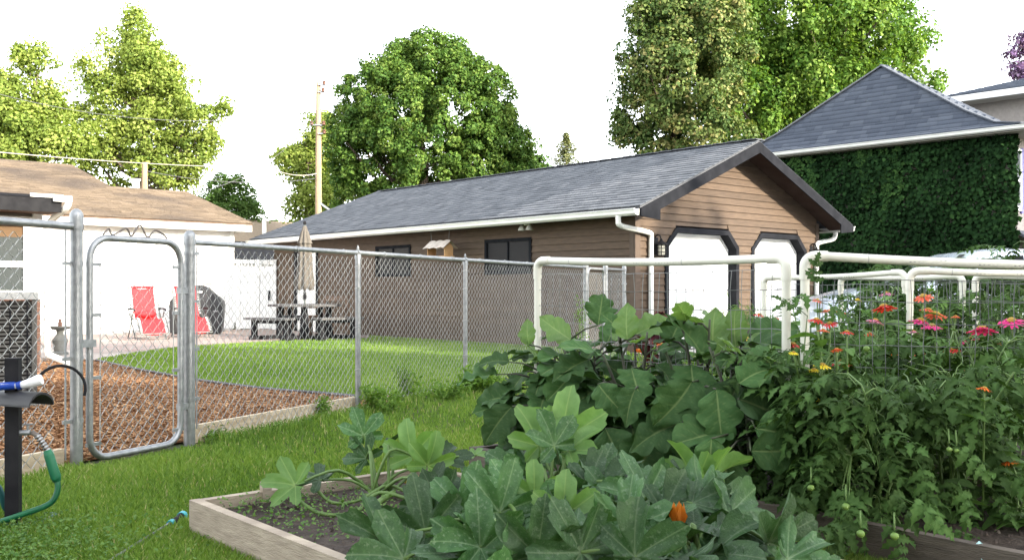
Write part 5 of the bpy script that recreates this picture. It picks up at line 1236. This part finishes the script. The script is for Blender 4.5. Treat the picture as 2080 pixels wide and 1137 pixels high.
for (lb, px, py, Y) in (('wilted orange squash blossom hanging under the broad leaves', 1378, 1075, 3.0), ('small orange squash blossom low among the right squash leaves', 1376, 1118, 2.85)):
    c = at(px, py, Y); t = thing('squash_blossom', lb, 'flower', c, 0, 'squash blossoms')
    mb = MB()
    for k in range(5):
        a = k*2*PI/5; d = Vector((math.cos(a), math.sin(a), 0)); s = Vector((-d.y, d.x, 0))
        mb.add([d*.008-s*.008, d*.008+s*.008, d*.022+s*.020+Vector((0,0,.045)), d*.016+Vector((0,0,.085)), d*.022-s*.020+Vector((0,0,.045))], [(0,1,2,3,4)])
    mb.build('petal', orng, t); MB().tube([(0, 0, -.06), (0, 0, .01)], .008, 6).build('stem', stalk, t)
# ------------------------------------------------------------------ eggplants
def eggplant(label, uw, n, rad, h, hand=(), seed=1):
    g = random.Random(seed); c = bed(K2, uw[0], uw[1], .11); t = thing('eggplant', label, 'eggplant', c, 0, 'eggplants in the dark bed'); mb = MB()
    stems = []
    for k in range(5):
        a = k*2*PI/5+g.uniform(-.4, .4); r = rad*g.uniform(.25, .6); top = c+Vector((math.cos(a)*r, math.sin(a)*r, h*g.uniform(.7, .95)))
        pts = catmull([c, c.lerp(top, .5)+Vector((0, 0, .06)), top], 4); mb.tube(pts, [.014-.009*i/(len(pts)-1) for i in range(len(pts))], 7); stems.append(pts)
    L_ = []
    for i in range(n):
        a = g.uniform(0, 2*PI); z = g.uniform(.12, 1); rz_ = rad*math.sqrt(max(.1, 1-(z-.5)**2*2.4))*g.uniform(.45, 1)
        p = c+Vector((math.cos(a)*rz_*.62, math.sin(a)*rz_*.62, h*z*.93)); o = Vector((math.cos(a), math.sin(a), 0))
        tip = o*.9+Vector((g.uniform(-.4, .4), g.uniform(-.4, .4), g.uniform(-.75, .25)+.5*(z > .8))); nrm = Vector((g.uniform(-.3, .3), g.uniform(-.5, .1), 1))+o*.35
        L_.append((p, tip, nrm, g.uniform(.17, .27)*(1-.35*(z > .85)), z > .86 and g.random() < .6))
    for q in hand: L_.append((at(q[0], q[1], q[2]), Vector(q[3]), Vector(q[4]), q[5], q[6] if len(q) > 6 else 0))
    for (p, tip, nrm, s, y) in L_:
        inst('leaf', g.choice(EGY if y else EG), t, place(p, tip, nrm, s))
        st = min((q for s_ in stems for q in s_), key=lambda q: (q-p).length+abs(q.z-(p.z-.05))); mb.tube([st, st.lerp(p, .6)+Vector((0, 0, .015)), p], [.006, .005, .004], 5)
    mb.build('stems', estalk, t, smooth=True, world=True, kind='stuff'); return t
eggplant('leftmost eggplant, spilling over the far end of the dark bed', (.34, -.26), 56, .36, .62, [(1010, 760, 5.2, (-1,-.1,-.1), (0,-.4,1), .22), (1040, 825, 5.0, (-.7,-.2,-.7), (.1,-.8,.4), .24), (1075, 700, 5.2, (-.2,.1,.8), (-.3,-.9,.3), .14, 1), (1035, 735, 5.2, (-.9,.1,.25), (0,-.5,.9), .17)], seed=11)
eggplant('second eggplant from the left, behind the tall pale squash leaf', (.40, -.48), 58, .42, .72, [(1160, 690, 4.95, (-.8,0,.5), (.2,-.9,.4), .20, 1), (1110, 830, 4.8, (.2,-.4,-.8), (.1,-.9,.2), .28), (1215, 660, 5.0, (.1,.2,.5), (0,-.7,.6), .19), (1195, 730, 4.8, (-.6,-.3,-.2), (0,-.6,.8), .22)], seed=12)
eggplant('eggplant in the middle of the row with upright young top leaves', (.34, -.86), 58, .42, .76, [(1275, 690, 4.7, (-.15,.1,1), (-.2,-1,.2), .18, 1), (1290, 680, 4.75, (.7,.1,.35), (-.2,-.8,.5), .20, 1), (1215, 780, 4.5, (.35,-.3,-.5), (0,-.9,.4), .20), (1290, 790, 4.4, (-.3,-.4,-.5), (.1,-.8,.5), .18), (1230, 870, 4.5, (.3,-.3,-.7), (0,-1,.3), .28)], seed=13)
eggplant('fourth eggplant, with two tall dark leaves standing before the garage door', (.40, -1.22), 58, .42, .82, [(1435, 740, 4.45, (-.42,.05,1), (.75,-.65,.1), .29), (1450, 720, 4.5, (-.1,.1,1), (-.2,-.9,.1), .22, 1), (1360, 700, 4.6, (.3,.1,.7), (-.5,-.8,.3), .16), (1495, 705, 4.5, (-.15,0,.9), (-.3,-.9,.2), .19, 1), (1405, 775, 4.2, (-.4,-.3,-.6), (.1,-.85,.5), .25), (1455, 790, 4.1, (.0,-.4,-.8), (-.2,-.85,.4), .25), (1385, 860, 4.2, (-.8,-.2,-.1), (.2,-.8,.6), .24), (1340, 880, 4.3, (-.5,-.2,-.8), (.2,-.9,.2), .30)], seed=14)
eggplant('rightmost eggplant, beside the paired white pipe posts', (.30, -1.56), 58, .38, .70, [(1510, 740, 4.1, (.9,.1,.1), (0,-.4,.9), .24), (1500, 810, 4.0, (.9,.0,-.3), (-.1,-.7,.7), .30), (1535, 870, 3.9, (.95,-.1,-.12), (-.1,-.95,.35), .22, 0), (1525, 915, 3.85, (1,-.1,-.05), (0,-1,.25), .23), (1445, 890, 3.9, (-.1,-.3,-.9), (.1,-1,.2), .22), (1480, 915, 3.85, (-.2,-.4,-.9), (.3,-.9,.2), .20), (1500, 780, 4.0, (.4,.1,.3), (-.2,-.9,.4), .18)], seed=15)
# ------------------------------------------------------------------ tomatoes
tomg = mat('green_tomato', (.12,.22,.04), (.17,.27,.06), rough=.35, scale=6)
TF = MB().lathe([(.0, -.022), (.012, -.020), (.021, -.010), (.024, 0), (.021, .011), (.010, .019), (.0, .017)], 12).mesh('tomato', tomg, True)
def tomato(label, c, n, rad, h, hand=(), fruit=(), seed=1, group='tomato plants in the beds', smin=.13, smax=.22, cat='tomato plant', zlo=.05):
    g = random.Random(seed); c = Vector(c); t = thing('tomato_plant', label, cat, c, 0, group); mb = MB(); stems = []
    for k in range(5):
        a = g.uniform(0, 2*PI); r = rad*g.uniform(.1, .7); top = c+Vector((math.cos(a)*r, math.sin(a)*r, h*g.uniform(.75, 1.02)))
        pts = catmull([c, c.lerp(top, .35)+Vector((g.uniform(-.06, .06), g.uniform(-.06, .06), 0)), c.lerp(top, .7)+Vector((g.uniform(-.08, .08), g.uniform(-.08, .08), .02)), top], 3)
        mb.tube(pts, [.0075-.0045*i/(len(pts)-1) for i in range(len(pts))], 6); stems += pts
    L_ = []
    for i in range(n):
        a = g.uniform(0, 2*PI); z = zlo+(1-zlo)*g.random()**.85; rr = rad*g.uniform(.15, .85)*(1-.35*z); o = Vector((math.cos(a), math.sin(a), 0))
        L_.append((c+o*rr+Vector((0, 0, h*z)), o+Vector((g.uniform(-.5, .5), g.uniform(-.5, .5), g.uniform(-.9, .3))), Vector((g.uniform(-.5, .5), g.uniform(-.7, .3), .9)), g.uniform(smin, smax)))
    for q in hand: L_.append((at(q[0], q[1], q[2]), Vector(q[3]), Vector(q[4]), q[5]))
    for (p, tip, nrm, s) in L_:
        inst('leaf', g.choice(TM), t, place(p, tip, nrm, s))
        st = min(stems, key=lambda q: (q-p).length)
        if (st-p).length < .30: mb.tube([st, st.lerp(p, .5)+Vector((0, 0, .02)), p], [.0032, .0026, .002], 4, cap=False)
    for (px, py, Y, s) in fruit:
        p = at(px, py, Y); inst('tomato', TF, t, Matrix.Translation(p) @ Matrix.Scale(s*.72, 4)); mb.tube([p+Vector((0, 0, .02)), p+Vector((.01, .03, .07))], .003, 4)
    mb.build('stems', stalk, t, smooth=True, world=True, kind='stuff'); return t
tomato('tomato plant against the nearest white post, green fruit at its foot', bed(K2, .30, -1.84, .11), 130, .36, .66, [(1640, 995, 3.6, (-.4,-.2,-.7), (0,-.9,.4), .15), (1660, 1000, 3.5, (-.5,-.2,-.5), (0,-.8,.5), .17), (1690, 1040, 3.45, (.2,-.2,-1), (0,-.9,.3), .15), (1660, 600, 4.05, (-.8,-.1,-.1), (0,-.4,1), .17), (1640, 640, 4.0, (-.6,-.1,.5), (0,-.5,.8), .14), (1650, 590, 4.05, (.2,0,.8), (0,-.7,.5), .15), (1665, 615, 4.05, (.7,0,-.2), (0,-.5,.8), .16), (1650, 700, 4.0, (-.9,-.1,-.1), (0,-.5,.9), .13)], [(1647, 990, 3.55, .75), (1718, 1028, 3.4, .8), (1760, 708, 4.3, .85)], seed=21)
tomato('tomato plant drooping over the timber board in the right foreground', bed(K2, .22, -2.14, .11), 150, .38, .58, [(1790, 985, 3.35, (.6,-.2,-.5), (0,-.7,.7), .18), (1830, 1010, 3.3, (.7,-.2,-.4), (0,-.7,.7), .19), (1760, 1050, 3.25, (-.5,-.2,-.4), (0,-.8,.5), .17), (1810, 1065, 3.2, (.3,-.2,-.8), (0,-.9,.4), .16), (1730, 1065, 3.25, (-.7,-.1,-.1), (0,-.6,.8), .16)], [(1817, 1088, 3.18, .8), (1748, 1083, 3.22, .8), (1928, 912, 3.5, .6), (1943, 915, 3.5, .6)], seed=22)
tomato('tomato plant at the right with curled hanging leaves above bare soil', bed(K2, .55, -2.30, .11), 125, .38, .60, [(1930, 900, 3.5, (.6,-.2,-.5), (0,-.8,.6), .18), (1945, 980, 3.45, (.4,-.2,-.8), (.3,-.9,.3), .15)], [], seed=23)
tomato('tomato plant behind the front pair, climbing the wire mesh', bed(K2, .86, -1.78, .11), 125, .40, .71, [], [], seed=24)
tomato('tomato plant behind the wire mesh at the right edge', bed(K2, .90, -2.25, .11), 115, .40, .70, [], [], seed=25)
# tall vines farther back
for i, (lb, px, Y, n, r, h) in enumerate((('tall leafy vine in front of the silver car hood', 1800, 8.2, 100, .30, 1.16), ('tall leafy vine beneath the far pipe bar', 1825, 7.7, 150, .40, 1.22), ('tall leafy vine just right of the fat pipe post', 1900, 7.6, 150, .42, 1.22), ('tall leafy vine directly behind the twin white posts', 1970, 7.8, 150, .42, 1.26), ('tall leafy vine at the right edge before the van', 2065, 7.6, 150, .45, 1.36), ('tall leafy vine between the twin posts and the right edge', 2020, 8.2, 130, .45, 1.26))):
    tomato(lb, gp(px, Y), n, r, h, [], [], seed=31+i, group='tall vines at the back of the garden', smin=.11, smax=.20, cat='vine', zlo=.35)
for i, (lb, px, Y, h) in enumerate((('slender climbing vine on the mesh midway between the paired posts and the fat post', 1752, 5.15, .98), ('slender climbing vine wrapped about the fat pipe post', 1832, 5.2, 1.0), ('slender climbing vine on the mesh left of the twin posts', 1925, 5.1, .97), ('slender climbing vine on the mesh at the right picture edge', 2040, 5.05, 1.0))):
    tomato(lb, gp(px, Y), 85, .24, h, [], [], seed=61+i, group='vines climbing the wire mesh', smin=.09, smax=.16, cat='vine', zlo=.45)
# ------------------------------------------------------------------ zinnias, marigolds and fillers
def flower_mesh(name, m, seed, rings=3, n=13, r=.5, h=.18):
    g = random.Random(seed); mb = MB(); tn = []
    for k in range(rings):
        rr = r*(1-.27*k); nn = n-2*k
        for i in range(nn):
            a = 2*PI*(i+.5*(k % 2))/nn+g.uniform(-.1, .1); d = Vector((math.cos(a), math.sin(a), 0)); s = Vector((-d.y, d.x, 0)); w_ = rr*2.3/nn*1.5; z = h*k/rings
            mb.add([d*.06+Vector((0, 0, z)), d*rr*.6+s*w_*.55+Vector((0, 0, z+.05)), d*rr+s*w_*.25+Vector((0, 0, z+g.uniform(-.06, .03))), d*rr-s*w_*.25+Vector((0, 0, z+g.uniform(-.06, .03))), d*rr*.6-s*w_*.55+Vector((0, 0, z+.05))], [(0, 1, 2, 3, 4)]); tn += [g.uniform(.1, .9)]*5
    me = mb.mesh(name, m); addtone(me, tn); return me
def petalm(n, a, b): return mat(n, None, rough=.6, tone=[a, b], trans=.25)
pm = {'magenta': petalm('magenta_petal', (.52,.015,.16), (.72,.05,.28)), 'red': petalm('red_petal', (.50,.012,.015), (.66,.04,.03)), 'coral': petalm('coral_petal', (.66,.09,.04), (.74,.17,.09)), 'orange': petalm('orange_zinnia_petal', (.72,.13,.01), (.78,.22,.02)), 'pink': petalm('pink_petal', (.60,.17,.36), (.70,.28,.46)), 'yellow': petalm('yellow_petal', (.72,.55,.02), (.80,.66,.04))}
FM = {k: flower_mesh('flower_head', v, i) for i, (k, v) in enumerate(pm.items())}
CEN = MB().lathe([(.16, .08), (.18, .17), (.10, .24), (.0, .26)], 8).mesh('flower_centre', mat('flower_centre', (.32,.20,.03), rough=.8))
def zinnia(label, px, Y, flowers, hh=.62, seed=1, nleaf=26, name='zinnia', cat='zinnia', group='zinnias behind the tomatoes', ls=(.07, .12)):
    g = random.Random(seed); c = gp(px, Y); c.z = .10; t = thing(name, label, cat, c, 0, group); mb = MB()
    tops = []
    for (fx, fy, col, s) in flowers:
        p = at(fx, fy, Y+g.uniform(-.12, .12)); M = Matrix.Translation(p) @ Matrix.Rotation(g.uniform(-.35, .35), 4, 'X') @ Matrix.Rotation(g.uniform(-.3, .3), 4, 'Y') @ Matrix.Rotation(g.uniform(0, 6), 4, 'Z') @ Matrix.Scale(s*.70, 4)
        f = inst('flower_head', FM[col], t, M); ce = bpy.data.objects.new('flower_centre', CEN); COL.objects.link(ce); ce.parent = f
        tops.append(p)
    for k in range(3): tops.append(c+Vector((g.uniform(-.2, .2), g.uniform(-.2, .2), hh*g.uniform(.7, 1))))
    for p in tops:
        b = c+Vector((g.uniform(-.08, .08), g.uniform(-.08, .08), 0)); pts = catmull([b, b.lerp(p, .5)+Vector((g.uniform(-.04, .04), g.uniform(-.04, .04), .03)), p-Vector((0, 0, .005))], 4)
        mb.tube(pts, .0042, 5)
        for i in range(1, len(pts)-1):
            for sg in range(2 if i % 2 else 1):
                a = g.uniform(0, 2*PI); inst('leaf', g.choice(ZN), t, place(pts[i], (math.cos(a), math.sin(a), g.uniform(-.1, .6)), (g.uniform(-.3, .3), g.uniform(-.4, .2), 1), g.uniform(*ls)))
    for k in range(nleaf):
        a = g.uniform(0, 2*PI); q = g.choice(tops); z = g.uniform(.15, .85); p = c.lerp(q, z)+Vector((g.uniform(-.12, .12), g.uniform(-.12, .12), 0))
        inst('leaf', g.choice(ZN), t, place(p, (math.cos(a), math.sin(a), g.uniform(-.3, .5)), (g.uniform(-.3, .3), g.uniform(-.5, .2), 1), g.uniform(*ls)))
    mb.build('stems', stalk, t, smooth=True, world=True, kind='stuff'); return t
zinnia('zinnia with a cluster of orange red heads right of the paired posts', 1690, 6.0, [(1692,632,'orange',.10),(1702,636,'orange',.09),(1714,640,'red',.10),(1676,633,'coral',.08),(1660,612,'coral',.10)], seed=1)
zinnia('zinnia with small red heads low between the pipe posts', 1685, 3.95, [(1686,660,'red',.09),(1658,653,'red',.10),(1720,677,'red',.08),(1672,673,'coral',.07),(1712,740,'red',.13),(1700,712,'coral',.07)], seed=2)
zinnia('zinnia with one pink head high against the car', 1795, 7.0, [(1801,599,'pink',.15),(1822,612,'pink',.09),(1742,610,'yellow',.09)], .8, seed=3)
zinnia('zinnia with a deep red head left of the fat pipe post', 1790, 4.75, [(1796,629,'red',.17),(1777,655,'pink',.12),(1770,680,'coral',.10),(1815,722,'orange',.07)], seed=4)
zinnia('zinnia with a big magenta head beside the fat pipe post', 1868, 4.75, [(1870,657,'magenta',.17),(1876,606,'coral',.14),(1885,633,'coral',.12),(1856,676,'pink',.08)], seed=5)
zinnia('zinnia with two coral heads between the fat post and the twin posts', 1898, 4.75, [(1900,643,'coral',.16),(1893,667,'magenta',.14),(1935,713,'red',.12),(1941,645,'coral',.07)], seed=6)
zinnia('zinnia with two magenta heads in front of the twin posts', 1985, 4.65, [(1995,675,'magenta',.20),(1972,694,'magenta',.15),(1964,753,'coral',.10),(1870,718,'coral',.10)], seed=7)
zinnia('zinnia with a single rose head at the right edge', 2050, 4.65, [(2055,657,'magenta',.17),(2040,700,'red',.08)], seed=8)
zinnia('marigold with one bright orange head at the right edge', 2045, 3.7, [(2049,941,'orange',.10),(1999,792,'orange',.08)], .4, seed=9, name='marigold', cat='marigold', group='marigolds')
zinnia('zinnia with a red head behind the tall eggplant leaves', 1430, 6.6, [(1437,670,'red',.15),(1484,655,'coral',.10),(1484,669,'red',.08),(1425,655,'pink',.06)], seed=10)
zinnia('zinnia with a red head standing left of the paired posts', 1540, 6.6, [(1542,642,'red',.12),(1575,649,'coral',.10),(1600,668,'coral',.07)], seed=11)
zinnia('zinnia with a scarlet head seen between the paired posts', 1612, 4.6, [(1610,704,'red',.13),(1640,798,'red',.10),(1607,684,'coral',.08)], seed=12)
zinnia('yellow marigold in flower left of the paired posts', 1515, 5.6, [(1499,697,'yellow',.10),(1512,693,'yellow',.08),(1549,674,'yellow',.09),(1572,684,'yellow',.07),(1514,687,'yellow',.06)], .5, seed=13, name='marigold', cat='marigold', group='marigolds', ls=(.04, .08))
zinnia('yellow marigold in flower right of the paired posts', 1665, 3.95, [(1670,745,'yellow',.10),(1688,770,'yellow',.08),(1653,753,'yellow',.07),(1655,812,'yellow',.09),(1612,718,'yellow',.06)], .45, seed=14, name='marigold', cat='marigold', group='marigolds', ls=(.04, .08))
zinnia('orange marigold behind the middle eggplants', 1320, 6.2, [(1345,702,'orange',.11),(1297,713,'orange',.10),(1332,694,'coral',.06)], .45, seed=15, name='marigold', cat='marigold', group='marigolds', ls=(.04, .08))
BL = ['behind the paired white posts', 'between the orange and the deep red zinnia heads', 'just left of the fat pipe post', 'behind the two coral heads', 'right of the twin white posts', 'behind the tall dark eggplant leaves', 'left of the paired posts by the yellow flowers', 'low behind the front tomatoes', 'at the foot of the fat pipe post', 'low in front of the twin posts', 'low at the right picture edge']
for i, (px, Y, hh) in enumerate(((1640, 6.6, .80), (1740, 6.4, .92), (1830, 6.8, .98), (1930, 6.8, .98), (2010, 6.8, 1.0), (1480, 6.9, .62), (1570, 6.3, .55), (1760, 5.5, .80), (1850, 5.6, .80), (1930, 5.5, .78), (2040, 5.5, .80))):
    zinnia('flowerless leafy green plant '+BL[i], px, Y, [], hh, seed=50+i, nleaf=190, name='bedding_plant', cat='bedding plant', group='leafy bedding plants without flowers', ls=(.09, .17))
# dark red foliage plant, feathery plant
dk = leafmat('dark_red_leaf', [(.030,.008,.012),(.075,.016,.022),(.13,.03,.035)], trans=.2)
c = gp(1335, 7.2); t = thing('coleus_plant', 'dark maroon leafy plant in front of the left garage door', 'coleus', c)
crown('foliage', [(tuple(at(1320, 668, 7.2)), .10), (tuple(at(1342, 660, 7.2)), .09), (tuple(at(1330, 700, 7.2)), .12)], 260, .085, dk, t, clump=.05, per=10, seed=3); MB().tube([c, at(1330, 680, 7.2)], .01, 6).build('stem', bark, t, world=True)
ft = leafmat('feathery_leaf', [(.05,.12,.03),(.09,.18,.05),(.14,.24,.07)], trans=.3)
for lb, px, py, Y, r in (('feathery green plant before the gap between the garage doors', 1505, 655, 8.2, .13), ('soft feathery plant by the red zinnia head', 1560, 690, 7.0, .16)):
    c = gp(px, Y); t = thing('feathery_plant', lb, 'herb', c); cc = at(px, py, Y)
    n = 900; P = np.array(cc)+NR.normal(size=(n, 3))*np.array([r*.6, r*.6, r*.5]); V, Fc = leaf_cards(P, NR.normal(size=(n, 3)), NR.uniform(.04, .09, n), aspect=.10, droop=(0, 0, 1.0))
    npobj('foliage', V, Fc, ft, t, tone=np.repeat(NR.uniform(0, 1, n), 4)); MB().tube([c, cc], .008, 6).build('stem', stalk, t, world=True)
# weeds at the fence
wd2 = leafmat('weed_leaf', [(.07,.15,.025),(.11,.21,.035),(.17,.28,.06)], trans=.35)
def weed(label, c, h, r, n, ls, seed, droop=.3, name='tall_weed'):
    g = np.random.default_rng(seed); t = thing(name, label, 'weed', c, 0, 'weeds along the fence'); mb = MB(); P = []; 
    for k in range(6):
        a = g.uniform(0, 6.28); top = Vector(c)+Vector((math.cos(a)*r*g.uniform(.2, .9), math.sin(a)*r*g.uniform(.2, .9), h*g.uniform(.7, 1))); mb.tube([c, Vector(c).lerp(top, .5)+Vector((0, 0, .03)), top], [.005, .004, .002], 4)
        for q in range(n//6): f = g.uniform(.15, 1); P.append(Vector(c).lerp(top, f)+Vector(tuple(g.normal(size=3)*ls*.7)))
    P = np.array(P); V, Fc = leaf_cards(P, g.normal(size=(len(P), 3))*.6+np.array([0, -.2, .8]), g.uniform(.6, 1.3, len(P))*ls, aspect=.42)
    npobj('foliage', V, Fc, wd2, t, tone=np.repeat(np.clip(g.normal(.55, .25, len(P)), 0, 1), 4)); mb.build('stem', stalk, t, world=True)
weed('tall light green weed standing at the fence right of the first line post', gnd(826, 812), .34, .10, 260, .055, 1)
weed('bushy weed at the fence foot beside the leftmost eggplant', gnd(985, 800), .26, .28, 420, .06, 2)
weed('low weed tuft growing against the pale edging board', gnd(650, 850), .16, .14, 240, .04, 3)
weed('grassy weed at the foot of the first line post', gnd(752, 835), .22, .16, 300, .05, 4)
weed('weed patch at the base of the gate post', gnd(425, 893), .07, .16, 200, .03, 5)
weed('thin vine with pale leaves climbing the fence by the far gate post', fw(7.0, -.1), .95, .12, 150, .05, 6)
weed('wide weed below the second line post of the fence', gnd(900, 815), .20, .34, 420, .045, 7)
weed('leafy weed in the grass between the two line posts', gnd(795, 838), .17, .22, 300, .04, 8)
weed('yellowish weed tuft at the fence left of the eggplants', gnd(945, 800), .24, .22, 380, .05, 9)
# ------------------------------------------------------------------ grass and ground cover
grs = leafmat('grass_blade', [(.062,.130,.022),(.118,.208,.035),(.172,.272,.052),(.24,.33,.08),(.36,.34,.17)], trans=.35, rough=.55)
fence_side = lambda P: FD.x*(P[:, 1]-FB.y)-FD.y*(P[:, 0]-FB.x)
bedpolys = [[tuple(bed(K, a, b))[:2] for a, b in ((0, w0), (1.2, w0), (1.2, w1), (0, w1))] for K, w0, w1 in ((K1, 0, -2.5), (K2, .05, -3.9), (K3, .6, -3.6))]
P = lod_points(330000, 2.9, 15.0)
ok = fence_side(P) < -.01
for bp in bedpolys: ok &= ~inpoly(P, bp)
P = P[ok]; n = len(P)
patch = np.sin(P[:, 0]*2.3+np.sin(P[:, 1]*1.7)*1.3)*np.sin(P[:, 1]*1.9+P[:, 0])
fs_ = fence_side(P); along = (P[:, 0]-FB.x)*FD.x+(P[:, 1]-FB.y)*FD.y
near_f = np.exp(-((fs_+.12)/.16)**2)
h = (.034+.022*NR.random(n))*(1+.25*patch)+near_f*NR.uniform(0, .06, n)*(along > .1)
h = np.where((fs_ > -.22) & (along < .05) & (along > -.9), h*.45, h)
tn = np.clip(.34+.15*patch+NR.normal(0, .16, n), 0, .78); tn[NR.random(n) < .035] = 1
tag(blades('lawn_grass', P, h, .0042+.0006*P[:, 1], grs, lean=.8, tone=tn), 'mown grass in front of the chain link fence', 'grass', kind='stuff')
P = lod_points(330000, 8.4, 24.5); P = P[inpoly(P, [(p[0], p[1]) for p in back_lawn])]; n = len(P); P[:, 2] = .008
patch = np.sin(P[:, 0]*1.3+np.sin(P[:, 1]*.9)*1.3)*np.sin(P[:, 1]*1.1+P[:, 0]*.6)
tn = np.clip(.42+.13*patch+NR.normal(0, .14, n), 0, .78)
tag(blades('yard_grass', P, .030+.018*NR.random(n), .0055+.0007*P[:, 1], grs, lean=.8, tone=tn), 'bright mown lawn of the fenced yard', 'grass', kind='stuff')
clov = leafmat('clover_leaf', [(.06,.14,.03),(.10,.19,.045),(.15,.25,.07)], trans=.3)
n = 2600; P = np.concatenate([np.stack([NR.normal(-1.95, .28, n), NR.normal(3.72, .25, n), NR.uniform(.02, .06, n)], 1), np.array([tuple(fw(x, -.06-abs(y), z)) for x, y, z in zip(NR.uniform(.05, 1.9, 900), NR.normal(0, .06, 900), NR.uniform(.015, .07, 900))]), np.array([tuple(bed(K1, u_, w_, z)) for u_, w_, z in zip(NR.uniform(.08, .75, 900), NR.uniform(-.9, -.06, 900), NR.uniform(.11, .17, 900))]), np.array([tuple(bed(K2, u_, w_, z)) for u_, w_, z in zip(NR.uniform(.05, .35, 500), NR.uniform(-2.1, -1.4, 500), NR.uniform(.11, .17, 500))])])
ok = ~inpoly(P, bedpolys[0]) | (P[:, 2] > .10); P = P[ok]
V, Fc = leaf_cards(P, NR.normal(size=(len(P), 3))*.4+np.array([0, -.1, 1]), NR.uniform(.008, .020, len(P)), aspect=.9)
tag(npobj('ground_cover', V, Fc, clov, tone=np.repeat(NR.uniform(0, 1, len(P)), 4)), 'clover and small weeds by the hose post, fence board and bed soil', 'ground cover', kind='stuff')
# plant marker and straw by the right bed
c = at(2004, 1112, 3.24); t = thing('plant_marker', 'small turquoise plant marker stuck in the soil at the right', 'plant marker', (c.x, c.y, .10), .5)
MB().prism([(-.018, 0, 0), (.018, 0, 0), (.022, .005, .035), (.006, .03, .06), (-.014, .03, .05)], (0, .003, 0)).build('tag', mat('turquoise_tag', (.35,.55,.55), rough=.5), t)
